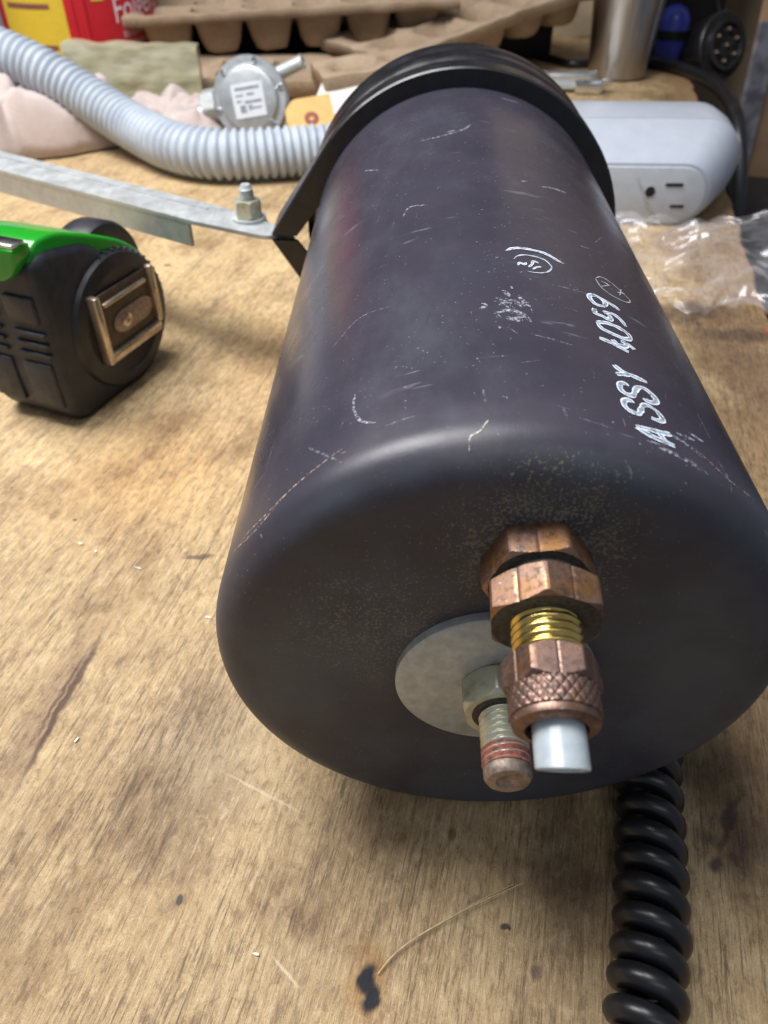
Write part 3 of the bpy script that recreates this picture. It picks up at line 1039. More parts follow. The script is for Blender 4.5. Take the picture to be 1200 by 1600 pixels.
# side outline (y,z): flat front, round back
side_out = [(.005, .0), (.050, .0), (.063, .010), (.069, .030), (.066, .046), (.054, .0590), (.034, .0690), (.017, .0758), (.007, .0762), (.0015, .072), (.0, .060), (.0, .018)]
side_out = rounded(side_out, [.004, .01, .012, .012, .012, .014, .012, .01, .004, .004, .006, .006], 4)


def side_prism(outline, x0, x1, bev):
    V, F = prism(outline, x0, x1, bev)
    return [(y, x, z) for x, y, z in V], F


mesh_obj('casing', *side_prism(side_out, -TW / 2 + .002, TW / 2 - .002, .004), m_green, tm, angle=50)
grip = rounded([(-.002, .006), (.004, -.0003), (.030, -.0003), (.050, .004), (.046, .047), (.034, .0672), (.007, .0725), (-.0010, .069), (-.003, .02)], [.006, .004, .008, .006, .02, .012, .006, .004, .01], 4)
gr = mesh_obj('rubber_grip', *side_prism(grip, -TW / 2, TW / 2, .004), m_tape_rub, tm, angle=50)
for zz in (.0425, .0380, .0335):
    for x0, x1 in ((-.0185, -.0026), (.0026, .0185)):
        mesh_obj('grip_rib', *bevel_box(x1 - x0, .0018, .0016, .0005, 1, ((x0 + x1) / 2, -.0030, zz)), m_tape_rub, gr)
for x0, x1 in ((-.0168, -.0026), (.0026, .0168)):
    mesh_obj('grip_panel', *bevel_box(x1 - x0, .0026, .0200, .0009, 2, ((x0 + x1) / 2, -.0026, .0195)), m_tape_rub, gr)
    mesh_obj('grip_panel', *bevel_box(x1 - x0, .0026, .0110, .0009, 2, ((x0 + x1) / 2, -.0018, .0520)), m_tape_rub, gr)
# green lock button on the front with a metal top
hb = [(.0055 + .0125 * math.cos(PI + PI * k / 20), .0768 + .0135 * math.sin(PI + PI * k / 20)) for k in range(21)]
mesh_obj('lock_button', *prism(hb, -.0050, .004, .0012), m_green, tm, angle=40)
mesh_obj('button_plate', *bevel_box(.0245, .0065, .0016, .0006, 2, (.0055, -.0010, .0776)), m_chrome, tm)
# round side boss with belt clip
boss = lathe([(.0285, 0), (.0290, .0040), (.0280, .0056), (.0225, .0062), (.0215, .0056), (0, .0056)], 72, 'x', (TW / 2 - .004, .0375, .0310))
bo = mesh_obj('side_boss', *boss, m_tape_blk, tm, angle=35)
for k in range(44):
    a = 2 * PI * k / 44
    if math.cos(a) < -.2:
        continue
    mesh_obj('thumb_ridge', *xf(bevel_box(.0035, .0010, .0012, .0003, 1), Matrix.Translation((TW / 2 - .001, .0375 + .0291 * math.cos(a), .0310 + .0291 * math.sin(a)))), m_tape_blk, bo, smooth=False)
mesh_obj('lower_casing', *side_prism(rounded([(.012, -.0006), (.050, -.0006), (.0645, .012), (.0698, .032), (.040, .034), (.020, .030)], [.003, .01, .012, .004, .01, .01], 4), -TW / 2 + .0005, TW / 2 - .0005, .003), m_tape_blk, tm, angle=50)
CX = TW / 2 + .0022
cl = mesh_obj('belt_clip', *bevel_box(.0012, .0360, .0260, .0005, 1, (CX, .0390, .0345)), simple('dark_bronze_plate', (.09, .07, .055), .45, .6, nscale=300, bump=.1), tm)
for (yy, zz, sy, sz, sx) in ((.0205, .0340, .0032, .0300, .0046), (.0570, .0350, .0030, .0260, .0036), (.0392, .0205, .0340, .0038, .0040), (.0390, .0430, .0280, .0018, .0030)):
    mesh_obj('clip_frame', *bevel_box(sx, sy, sz, .0008, 2, (CX + sx / 2 - .0008, yy, zz)), m_bronze, cl)
slot = [(.0080 * math.cos(a) + (.005 if math.cos(a) > 0 else -.005), .0050 * math.sin(a)) for a in [2 * PI * k / 28 for k in range(28)]]
V, F = prism([(y + .042, z + .0320) for y, z in slot], CX + .0004, CX + .0013, .0003)
mesh_obj('clip_slot', [(y, x, z) for x, y, z in V], F, m_studtip, cl)
mesh_obj('clip_rivet', *lathe([(.0030, 0), (.0030, .0008), (.0022, .0012), (.0010, .0012), (.0009, .0006), (0, .0006)], 28, 'x', (CX + .0012, .0365, .032)), m_bronze, cl)
# black wheel showing over the back of the casing
mesh_obj('rear_wheel', *lathe([(0, 0), (.0205, 0), (.0215, .002), (.0215, .012), (.0205, .014), (0, .014)], 60, 'x', (-.004, .0480, .0455)), m_tape_blk, tm, angle=35)

tm.scale = (.97, .97, .945)

# ================================================================== grey corrugated hose
m_hose = Mat('grey_corrugated_plastic', rough=.46, spec=.4)
m_hose.set(color=m_hose.ramp(m_hose.noise(60, 4), [(.3, (.36, .41, .48)), (.7, (.46, .51, .58))]))
HP = [(.06, .566, .0172), (-.01, .566, .0172), (-.048, .562, .0172), (-.090, .553, .0170), (-.120, .551, .0176), (-.150, .565, .0190), (-.185, .600, .0225), (-.222, .625, .036), (-.262, .640, .054), (-.30, .650, .066), (-.34, .66, .075)]
hp = resample(catmull(HP, 24), .00065)


def hr(i):
    ph = (i * .00065 / .0060) % 1.0
    return .0138 + .0030 * (.5 + .5 * math.sin(2 * PI * ph)) ** .55


o = mesh_obj('corrugated_hose', *sweep(hp, hr, 40), m_hose.m, angle=80)
tag(o, 'grey ribbed flexible hose curving up to the left behind the canister', 'hose')

# ================================================================== power strip
m_strip = Mat('pale_grey_plastic', rough=.30, spec=.5)
m_strip.set(color=m_strip.ramp(m_strip.noise(90, 3), [(.3, (.41, .445, .52)), (.7, (.45, .485, .56))]))
m_strip.bump(m_strip.noise(1500, 2), .05, .0002)
m_face = simple('white_outlet_plastic', (.48, .52, .58), .4, nscale=150, var=.06, bump=0)
ps = thing('power_strip', 'pale grey power strip lying on its side with a wall-style outlet facing out', 'power strip', (.08, .468, 0), (0, 0, R_(-2)))
# stadium cross-section seen from the front; body narrows towards the outlet face
def stadium(x0, x1, z0, z1, n=14):
    r = (z1 - z0) / 2
    out = [(x0, z0)]
    for k in range(n + 1):
        a = -PI / 2 + PI * k / n
        out.append((x1 - r + r * math.cos(a), (z0 + z1) / 2 + r * math.sin(a)))
    out.append((x0, z1))
    return out


levels = [(.0000, .116, .0006, .0360), (.0012, .1180, .0001, .0372), (.012, .1270, .0000, .0420), (.030, .1390, .0000, .0470), (.046, .1470, .0000, .0495),
          (.0464, .1458, .0008, .0484), (.0472, .1458, .0008, .0484), (.0475, .1472, .0000, .0496), (.070, .1510, .0000, .0500), (.092, .1520, .0000, .0490), (.104, .1500, .0010, .0465), (.108, .1460, .0030, .042)]
V, F = [], []
ns = None
for y, x1, z0, z1 in levels:
    s = stadium(-.03, x1, z0, z1)
    ns = len(s)
    V += [(x, y, z) for x, z in s]
for i in range(len(levels) - 1):
    for k in range(ns):
        k2 = (k + 1) % ns
        F.append((i * ns + k, (i + 1) * ns + k, (i + 1) * ns + k2, i * ns + k2))
F.append(tuple(range(ns)))
F.append(tuple((len(levels) - 1) * ns + k for k in range(ns)))
mesh_obj('housing', V, F, m_strip.m, ps, angle=32)
of = stadium(-.025, .1140, .0020, .0345)
out_f = mesh_obj('outlet_face', *prism(of, -.0012, .004, .0006), m_face, ps, angle=30)
m_slot = simple('outlet_hole_black', (.006, .006, .007), .7, bump=0)
mesh_obj('outlet_slot', *bevel_box(.0105, .0016, .0020, .0004, 1, (.0940, -.0010, .0245)), m_slot, out_f)
mesh_obj('outlet_slot', *bevel_box(.0085, .0016, .0018, .0004, 1, (.0985, -.0010, .0120)), m_slot, out_f)
mesh_obj('ground_hole', *lathe([(0, .0006), (.0029, .0006), (.0029, .0018), (0, .0018)], 24, 'y', (.0805, 0, .0205), -1), m_slot, out_f)
m_stain = scuff_mat('brown_stain', (.30, .22, .10), .5, .40, .7)
sv = [(.0700, -.0014, .028), (.0775, -.0014, .0165), (.080, -.0014, .0105), (.0885, -.0014, .0025), (.0905, -.0014, .0025), (.083, -.0014, .0118), (.0795, -.0014, .0185), (.0715, -.0014, .029)]
mesh_obj('outlet_stain', sv, [(0, 1, 6, 7), (1, 2, 5, 6), (2, 3, 4, 5)], m_stain, out_f, uvs=[(0, .2), (.3, .2), (.6, .2), (1, .2), (1, .8), (.6, .8), (.3, .8), (0, .8)])

# ================================================================== clear plastic bag
m_bag = Mat('clear_film', color=(.84, .84, .90), rough=.20, metal=.30)
m_bag.translucent_mix(m_bag.mr(m_bag.noise(45, 4, .6), .35, .7, .06, .20))


def crumple(nx, ny, w, d, amp, seed, edge_drop=None):
    V, F = [], []
    for j in range(ny + 1):
        for i in range(nx + 1):
            u, v = i / nx, j / ny
            x, y = (u - .5) * w, (v - .5) * d
            q = Vector((x * 26 + seed, y * 34, seed))
            h = abs(mnoise.noise(q)) * 1.2 + abs(mnoise.noise(Vector((q.x * 1.6, q.y * 3.4, 1)))) * .6 + abs(mnoise.noise(q * 4.3)) * .15 + abs(mnoise.noise(q * 10)) * .03
            wob = mnoise.noise(Vector((u * 4 + seed, v * 4, 2))) * .010
            z = amp * h
            if edge_drop:
                z += edge_drop(x + wob, y)
            V.append((x + wob + (.016 * mnoise.noise(Vector((0, y * 30, seed))) + .007 * mnoise.noise(Vector((7, y * 90, seed)))) * abs(u - .5) * 2, y + wob * .6 + (.022 * mnoise.noise(Vector((x * 26, 3, seed))) + .008 * mnoise.noise(Vector((x * 80, 5, seed)))) * abs(v - .5) * 2, max(z, .0006) if not edge_drop else z))
    for j in range(ny):
        for i in range(nx):
            a = j * (nx + 1) + i
            F.append((a, a + 1, a + nx + 2, a + nx + 1))
    return V, F


V, F = crumple(120, 90, .160, .120, .0135, 4.2)
# the far right corner stands up and pokes out past the edge of the bench
V2 = []
for x, y, z in V:
    k = max(0, x - .02) / .06
    V2.append((x + .012 * k * (1 if y < .01 else .2), y, z + .010 * k * (y + .04) / .05 + .002))
o = mesh_obj('plastic_bag', V2, F, m_bag.m, None, angle=70, loc=(.168, .394, .001), rot=(0, 0, R_(-8)))
tag(o, 'crumpled clear plastic bag lying over the bench edge by the power strip', 'plastic bag')

# ================================================================== steel tumbler
m_steel = Mat('brushed_steel', metal=1.0, rough=.30)
bn = m_steel.noise(420, 4, .6, m_steel.map(None, (1, 1, .03)))
m_steel.set(color=m_steel.ramp(bn, [(.3, (.36, .34, .32)), (.7, (.52, .50, .48))]), rough=m_steel.mr(bn, .3, .7, .30, .40))
m_steel.set(aniso=.85)
m_steel.b.inputs['Anisotropic Rotation'].default_value = .25
m_steel._in(m_steel.b.inputs['Tangent'], m_steel.n('ShaderNodeTangent', direction_type='RADIAL', axis='Z').outputs[0])
o = mesh_obj('steel_tumbler', *lathe([(0, .001), (.027, .001), (.0290, .0025), (.0298, .006), (.0345, .060), (.0385, .110), (.0390, .165), (.0375, .166), (.036, .160), (.028, .01), (0, .01)], 96, 'z'), m_steel.m, None, angle=40, loc=(.2440, .890, 0))
tag(o, 'brushed stainless steel tumbler standing near the back right of the bench', 'tumbler')

# ================================================================== small chrome latch by the tumbler
lt = thing('chrome_latch', 'small chrome latch lying in front of the steel tumbler', 'latch', (.190, .815, 0), (0, 0, R_(-6)))
mesh_obj('latch_bar', *bevel_box(.056, .006, .005, .0012, 2, (-.010, .024, .0125)), m_chrome, lt)
mesh_obj('latch_plate', *bevel_box(.050, .022, .006, .001, 2, (-.004, .010, .006)), m_zinc, lt)
mesh_obj('latch_block', *bevel_box(.026, .012, .010, .0015, 2, (.008, -.002, .006)), m_chrome, lt)
mesh_obj('latch_tongue', *bevel_box(.014, .006, .005, .001, 2, (.024, .004, .0095)), m_chrome, lt)

# ================================================================== coffee can
m_red = simple('glossy_red_plastic', (.46, .012, .022), .34, nscale=40, var=.12, bump=0)
m_yel = Mat('yellow_label', rough=.45)
yn = m_yel.noise(320, 5, .7, m_yel.map(None, (1, 1, 3.2)))
m_yel.set(color=m_yel.mix(m_yel.mr(yn, .52, .66, 0, .45), (.66, .47, .035), (.36, .25, .05)))
m_yel = m_yel.m
m_maroon = simple('maroon_print', (.22, .075, .06), .5, nscale=200, bump=0)
m_lblw = simple('white_print', (.66, .60, .66), .45, nscale=300, var=.1, bump=0)
m_lblf = scuff_mat('faded_white_print', (.62, .50, .56), .75, .30, .60)
cr_ = .0765
cc = thing('coffee_can', 'red plastic coffee can with a yellow side panel and white lettering', 'coffee can', (-.3085, .905, 0))
mesh_obj('can_body', *lathe([(0, .0005), (cr_ - .006, .0005), (cr_ - .001, .004), (cr_, .010), (cr_, .165), (cr_ - .004, .172), (cr_ - .004, .178), (0, .178)], 96, 'z'), m_red, cc, angle=40)
mesh_obj('lid', *lathe([(0, .188), (cr_ - .002, .188), (cr_ + .001, .186), (cr_ + .001, .1785), (0, .1785)], 96, 'z'), m_black_rubber, cc, angle=40)


view_ang = math.atan2(-.905, .3085)      # direction from can to camera


def can_patch(a0, a1, z0, z1, lift, n=16):
    V, F = [], []
    for k in range(n + 1):
        a = view_ang + R_(a0 + (a1 - a0) * k / n)
        for z in (z0, z1):
            V.append(((cr_ + lift) * math.cos(a), (cr_ + lift) * math.sin(a), z))
    for k in range(n):
        F.append((2 * k, 2 * k + 2, 2 * k + 3, 2 * k + 1))
    return V, F


pan = mesh_obj('label_panel', *can_patch(-64, -11, .008, .16, .0004), m_yel, cc)
for z in (.0665, .0335, .105):
    mesh_obj('print_bar', *can_patch(-57, -21, z, z + .0042, .0007), m_maroon, pan)
for a in (-6, 2):
    mesh_obj('grip_groove', *xf(sweep([(0, 0, .004), (0, 0, .165)], .0028, 12), Matrix.Translation(((cr_ - .0012) * math.cos(view_ang + R_(a)), (cr_ - .0012) * math.sin(view_ang + R_(a)), 0))), m_red, cc)


def can_text(body, size, a0, z, slope, lift, mat, name, squeeze=1.0):
    V, F = text_mesh(body, size)
    W = []
    for x, y, _ in V:
        a = view_ang + R_(a0) + x * squeeze / cr_
        W.append(((cr_ + lift) * math.cos(a), (cr_ + lift) * math.sin(a), z + y + x * slope))
    return mesh_obj(name, W, F, mat, cc, smooth=False)


can_text('Folgers', .030, 22, .0530, .10, .0006, m_lblw, 'label_lettering', .72)
for row, z in enumerate((.0405, .0320)):
    x0 = 27
    while x0 < 66:
        w = rng.uniform(1.2, 2.6)
        zz = z + (x0 - 27) * .00016
        Vq, Fq = can_patch(x0, x0 + w, zz, zz + .0058, .0006, 2)
        mesh_obj('small_print', Vq, Fq, m_lblf, cc, smooth=False, uvs=[(.5, .5)] * len(Vq))
        x0 += w + .7
star = can_patch(8, 17, .072, .09, .0006, 4)
mesh_obj('label_flash', *star, m_yel, cc)

# dark blue carton at the far left edge
m_blue = simple('navy_card', (.025, .045, .14), .5, nscale=60, bump=0)
m_greyc = simple('grey_card', (.20, .21, .22), .6, nscale=60, bump=0)
bc = thing('blue_box', 'dark blue and grey box partly hidden at the left edge beside the coffee can', 'box', (-.455, .93, 0), (0, 0, R_(14)))
mesh_obj('box_body', *bevel_box(.10, .08, .15, .002, 2, (0, 0, .0755)), m_blue, bc)
mesh_obj('box_edge', *bevel_box(.012, .082, .151, .002, 2, (.0505, 0, .0755)), m_greyc, bc)

# ================================================================== pale slab in front of the can
m_slab = Mat('wrapped_olive_block', rough=.34, coat=.4, coatr=.15, sss=.25, ssss=.004, sssr=(1, .9, .6))
sn = m_slab.noise(38, 5, .65, m_slab.map(None, (.5, 1, 1.6)))
m_slab.set(color=m_slab.ramp(sn, [(.28, (.30, .27, .15)), (.5, (.42, .40, .27)), (.72, (.55, .55, .44))]))
m_slab.bump(m_slab.noise(70, 4, .6, m_slab.map(None, (.4, 1, 1.8))), .5, .002)
V, F = [], []
nx, nz = 36, 18
Wd, Hd, Td = .112, .056, .016
def slab_pt(u, v, side):
    x = -Wd / 2 + Wd * u
    z = Hd * v * (1 - .07 * u) + .002 * mnoise.noise(Vector((u * 6, v * 3, 5))) * (1 if v > .02 else 0)
    y = side * Td / 2 + .0016 * mnoise.noise(Vector((u * 9, v * 5, side)))
    return (x + .001 * mnoise.noise(Vector((v * 8, 1, 0))), y, max(z, 0))
for side in (-1, 1):
    for j in range(nz + 1):
        for i in range(nx + 1):
            V.append(slab_pt(i / nx, j / nz, side))
N1 = (nx + 1) * (nz + 1)
for s in range(2):
    for j in range(nz):
        for i in range(nx):
            a = s * N1 + j * (nx + 1) + i
            F.append((a, a + 1, a + nx + 2, a + nx + 1))
ringi = [i for i in range(nx + 1)] + [(j + 1) * (nx + 1) - 1 for j in range(1, nz + 1)] + [nz * (nx + 1) + i for i in range(nx - 1, -1, -1)] + [j * (nx + 1) for j in range(nz - 1, 0, -1)]
for k in range(len(ringi)):
    a, b = ringi[k], ringi[(k + 1) % len(ringi)]
    F.append((a, b, N1 + b, N1 + a))
o = mesh_obj('wrapped_block', V, F, m_slab.m, None, angle=45, loc=(-.2160, .738, 0), rot=(0, 0, R_(4)))
tag(o, 'pale olive film-wrapped block standing on edge before the red coffee can', 'block')

# ================================================================== pink rag
m_rag = Mat('pink_cotton', rough=.92, sheen=.3, spec=.2)
m_rag.set(color=m_rag.ramp(m_rag.noise(30, 4), [(.3, (.46, .37, .345)), (.7, (.56, .48, .455))]))
wv = m_rag.math('ADD', m_rag.math('SINE', m_rag.math('MULTIPLY', m_rag.sep()[0], 5200)), m_rag.math('SINE', m_rag.math('MULTIPLY', m_rag.sep()[1], 5200)))
m_rag.bump(m_rag.math('ADD', m_rag.math('MULTIPLY', wv, .15), m_rag.noise(260, 4)), .4, .0008)


def rag(nx, ny, x0, x1, y0, y1):
    V, F = [], []
    for j in range(ny + 1):
        for i in range(nx + 1):
            u, v = i / nx, j / ny
            x = x0 + (x1 - x0) * u
            yb = y0 + .055 * max(0, min(1, (x + .275) / .08))
            y = yb + (y1 - yb) * v
            q = Vector((x * 22, y * 22, .3))
            fold = abs(mnoise.noise(q)) * .026 + abs(mnoise.noise(q * 2.1 + Vector((3, 1, 0)))) * .016 + abs(mnoise.noise(q * 4.5)) * .006
            # highest on the left; thins to a crumpled tail on the right
            hgt = .038 * max(0, min(1, (-.20 - x) / .09)) + (.006) * math.exp(-((x + .185) / .035) ** 2 - ((y - .675) / .03) ** 2)
            # the hose presses a trough into the cloth
            e = min(u, 1 - u, v, 1 - v)
            k = min(1, e / .10)
            z = .0015 + (fold + hgt) * (k ** .6)
            yh = .60 + (-.185 - x) * .55 if x < -.185 else .60 + (x + .185) * -1.0
            tr = math.exp(-((y - yh) / .020) ** 2)
            hz = max(.002, .0220 + max(0, -.19 - x) * .52 - .0185 - .0008)
            z = z * (1 - tr) + min(z, hz) * tr
            V.append((x + .012 * mnoise.noise(q * .6) + .006 * mnoise.noise(q * 2.2), y + .012 * mnoise.noise(q * .6 + Vector((9, 0, 0))) + .007 * mnoise.noise(q * 1.8), z))
    for j in range(ny):
        for i in range(nx):
            a = j * (nx + 1) + i
            F.append((a, a + 1, a + nx + 2, a + nx + 1))
    return V, F


o = mesh_obj('pink_rag', *rag(120, 90, -.37, -.130, .585, .715), m_rag.m, None, angle=80)
sm = o.modifiers.new('thickness', 'SOLIDIFY')
sm.thickness = .0014
sm.offset = 1
tag(o, 'crumpled pale pink rag bunched under the grey hose', 'rag')

# ================================================================== round metal regulator
m_cast = simple('cast_zinc', (.42, .45, .47), .42, .55, nscale=200, var=.12, bump=.1)
m_lbl = simple('pale_label', (.62, .65, .70), .45, nscale=120, var=.06, bump=0)
m_prn = simple('grey_print', (.22, .24, .28), .6, nscale=500, var=.4, bump=0)
rg = bpy.data.objects.new('pressure_regulator', None)
COL.objects.link(rg)
rg.empty_display_size = .01
tag(rg, 'round cast metal regulator with printed label and pipe stubs behind the hose', 'regulator')
# local: face normal -y, x right, z up; disc centre at z=.032
rg.matrix_world = Matrix.Translation((-.1070, .647, .0005)) @ Matrix.Rotation(R_(-9), 4, 'Z') @ Matrix.Rotation(R_(-14), 4, 'X')
RC = (0, 0, .0300)
fl = [(0, .004), (.0195, .004), (.0225, .0030), (.0238, .0005), (.0245, 0), (.0292, 0), (.0300, -.001), (.0300, -.0045), (.0290, -.0055), (.0292, -.012), (.026, -.020), (0, -.020)]
mesh_obj('housing', *lathe(fl, 80, 'y', RC, -1), m_cast, rg, angle=35)
for k in range(6):
    a = R_(80) + 2 * PI * k / 6
    mesh_obj('cover_screw', *lathe([(0, .0022), (.0014, .0020), (.0022, .0008), (.0023, 0)], 16, 'y', (.0268 * math.cos(a), 0, .03 + .0268 * math.sin(a)), -1), m_chrome, rg)
lb = mesh_obj('label_plate', *xf(bevel_box(.026, .0005, .024, .0002, 1), Matrix.Translation((.0008, -.0044, .0290)) @ Matrix.Rotation(R_(-10), 4, 'Y')), m_lbl, rg)
for (x, z, w, h) in ((.000, .0085, .020, .0017), (-.007, .0040, .006, .0011), (.002, .0042, .006, .0013), (-.008, .0000, .004, .0012), (.0035, -.0010, .014, .0016), (-.0055, -.0055, .0045, .0050), (.0005, -.0050, .003, .0035), (.006, -.0055, .007, .0012)):
    mesh_obj('print_line', *xf(bevel_box(w, .0003, h, 0, 1, (x, 0, z)), Matrix.Translation((.0008, -.00478, .0290)) @ Matrix.Rotation(R_(-10), 4, 'Y')), m_prn, lb, smooth=False)


def pipe(name, p0, p1, r, mat, parent, n=24):
    p0, p1 = Vector(p0), Vector(p1)
    L = (p1 - p0).length
    V, F = lathe([(0, 0), (r, 0), (r, L - r * .25), (r * 1.12, L - r * .2), (r * 1.12, L - .0006), (r * .8, L), (r * .7, L), (r * .7, L - .006), (0, L - .006)], n, 'z')
    q = (p1 - p0).to_track_quat('Z', 'Y').to_matrix().to_4x4()
    return mesh_obj(name, *xf((V, F), Matrix.Translation(p0) @ q), mat, parent, angle=35)


pipe('inlet_pipe', (-.020, .010, .024), (-.064, .004, .0125), .0068, m_zinc, rg)
V, F = hex_nut(.021, .011, .2, .001, False)
q = Vector((-.97, 0, -.18)).to_track_quat('Z', 'Y').to_matrix().to_4x4()
mesh_obj('inlet_nut', *xf((V, F), Matrix.Translation((-.0290, .009, .0260)) @ q), m_zinc, rg, angle=22)
pipe('outlet_pipe', (.014, .012, .046), (.041, .012, .0575), .0050, m_zinc, rg)

# ================================================================== manila tag and paper
m_manila = simple('manila_card', (.58, .38, .13), .7, nscale=120, var=.12, bump=.1)
m_reinf = simple('red_brown_reinforcement', (.24, .05, .035), .6, nscale=200, bump=0)
m_paper = simple('white_paper', (.72, .70, .66), .75, nscale=120, var=.06, bump=.05)
tg = thing('manila_tag', 'yellow manila shipping tag with red-brown hole patch beside the regulator', 'tag', (-.064, .640, .020), (R_(38), R_(-6), R_(10)))
outl = rounded([(-.040, -.018), (.008, -.018), (.020, -.008), (.020, .008), (.008, .018), (-.040, .018)], [.002, .004, .004, .004, .004, .002], 3)
V, F = prism([(-x, y) for x, y in outl], 0, .0005)
mesh_obj('tag_card', [(x * .62, z * .9, y) for x, y, z in V], F, m_manila, tg, smooth=False)
mesh_obj('hole_patch', *lathe([(.0020, .0006), (.0056, .0006), (.0056, .0011), (.0020, .0011)], 28, 'z', (.007, -.003, 0)), m_reinf, tg)
o = mesh_obj('paper_slip', *bevel_box(.075, .040, .0008, 0, 1), m_paper, None, smooth=False, loc=(-.020, .690, .0200), rot=(R_(22), R_(3), R_(-12)))
tag(o, 'white paper slip propped between the manila tag and the canister lid', 'paper')

# ================================================================== egg cartons
m_pulp = Mat('moulded_pulp', rough=.95, spec=.15)
pn = m_pulp.noise(420, 6, .75)
m_pulp.set(color=m_pulp.ramp(m_pulp.math('ADD', m_pulp.math('MULTIPLY', pn, .6), m_pulp.math('MULTIPLY', m_pulp.noise(35, 3), .4)), [(.3, (.30, .215, .145)), (.55, (.43, .325, .23)), (.75, (.52, .41, .30))]))
m_pulp.bump(pn, .6, .0010)
m_pulp = m_pulp.m


def tray(nx, ny, cell=.050, depth=.038, res=14, rim=.012, lip=.007, seed=0):
    """moulded tray: cups hang below a flat rim with a turned-down lip; origin at the cup bottoms"""
    xs = [-rim, -rim, -rim * .9] + [i * cell / res for i in range(nx * res + 1)] + [nx * cell + rim * .9, nx * cell + rim, nx * cell + rim]
    ys = [-rim, -rim, -rim * .9] + [i * cell / res for i in range(ny * res + 1)] + [ny * cell + rim * .9, ny * cell + rim, ny * cell + rim]
    V, F = [], []
    nX, nY = len(xs), len(ys)
    for j, y in enumerate(ys):
        for i, x in enumerate(xs):
            z = 0.0
            inside = 0 <= x <= nx * cell and 0 <= y <= ny * cell
            if inside:
                u = (x / cell) % 1 - .5 if x < nx * cell - 1e-9 else .5
                v = (y / cell) % 1 - .5 if y < ny * cell - 1e-9 else .5
                d = (abs(u) ** 3.2 + abs(v) ** 3.2) ** (1 / 3.2)
                t = max(0, min(1, (.50 - d) / .22))
                z = -depth * (t * t * (3 - 2 * t)) ** .8
            if i in (0, nX - 1) or j in (0, nY - 1):
                z = -lip
            nn = mnoise.noise(Vector((x * 60 + seed, y * 60, z * 60))) * .0012
            V.append((x + nn, y + nn * .8, depth + z + nn + .002 * mnoise.noise(Vector((x * 9, y * 9, seed)))))
    for j in range(nY - 1):
        for i in range(nX - 1):
            a = j * nX + i
            F.append((a, a + 1, a + nX + 1, a + nX))
    return V, F


def tray_obj(label, nx, ny, loc, rot, seed, depth=.038, lip=.007, cell=.05):
    o = mesh_obj('egg_carton', *tray(nx, ny, cell, depth, 14, .012, lip, seed), m_pulp, None, angle=70)
    s = o.modifiers.new('thickness', 'SOLIDIFY')
    s.thickness = .0032
    s.offset = 0
    o.matrix_world = Matrix.Translation(loc) @ Matrix.Rotation(R_(rot[2]), 4, 'Z') @ Matrix.Rotation(R_(rot[1]), 4, 'Y') @ Matrix.Rotation(R_(rot[0]), 4, 'X')
    return tag(o, label, 'egg carton', 'egg cartons piled at the back of the bench')


tray_obj('brown pulp egg carton on top of the pile, row of cups hanging under its rim', 6, 2, (-.236, .850, .0240), (0, -2.0, 7), 1, .034)
tray_obj('brown pulp egg carton lying flat at the bottom of the pile behind the regulator', 5, 2, (-.205, .765, .0022), (0, 0, 3), 5, .018, .012)
tray_obj('brown pulp egg carton tilted up to the right behind the canister lid', 5, 2, (.010, .800, .0065), (0, -9.0, 33), 9, .030, .009)
V, F = tray(2, 1, .045, .024, 12, .010, .012, 3)
o = mesh_obj('carton_lid_piece', V, F, m_pulp, None, angle=70)
s = o.modifiers.new('thickness', 'SOLIDIFY')
s.thickness = .003
s.offset = 0
o.matrix_world = Matrix.Translation((-.040, .715, .0105)) @ Matrix.Rotation(R_(14), 4, 'Z') @ Matrix.Rotation(R_(-5), 4, 'Y')
tag(o, 'torn corner of pulp egg carton standing above the paper slip', 'egg carton')

# dark things behind the pile
m_dark = simple('matte_black_case', (.010, .010, .012), .6, nscale=60, bump=0)
o = mesh_obj('black_case', *bevel_box(.44, .10, .035, .004, 2, (0, 0, .0176)), m_dark, None, loc=(-.03, 1.03, 0))
tag(o, 'low black case behind the egg cartons', 'case')
o = mesh_obj('black_box', *bevel_box(.10, .10, .22, .004, 2, (0, 0, .1101)), m_dark, None, loc=(.335, 1.03, 0), rot=(0, 0, R_(-14)))
tag(o, 'tall black box behind the steel tumbler', 'box')

# ================================================================== cables
o = mesh_obj('black_cable', *sweep(catmull([(.262, .965, .0064), (.286, .935, .0064), (.308, .905, .0064), (.320, .860, .0066), (.3245, .80, .0045), (.318, .735, -.006), (.322, .70, -.05), (.33, .68, -.12)], 12), .0062, 14), m_cord.m, None, angle=80)
tag(o, 'black cable draped over the bench edge beside the tumbler', 'cable', None)
o = mesh_obj('black_cable', *sweep(catmull([(.150, 1.005, .050), (.175, .985, .0045), (.19, .955, .0045), (.205, .93, .0045), (.235, .938, .0045), (.28, .965, .0045)], 12), .0042, 14), m_cord.m, None, angle=80)
tag(o, 'black cable curling along the bench left of the tumbler', 'cable', None)
o = mesh_obj('thick_black_cable', *sweep(catmull([(.155, 1.12, .095), (.185, 1.09, .078), (.215, 1.06, .066), (.25, 1.05, .060), (.29, 1.06, .058)], 12), .0075, 14), m_cord.m, None, angle=80)
tag(o, 'thick dark cable looping high behind the tumbler', 'cable', None)

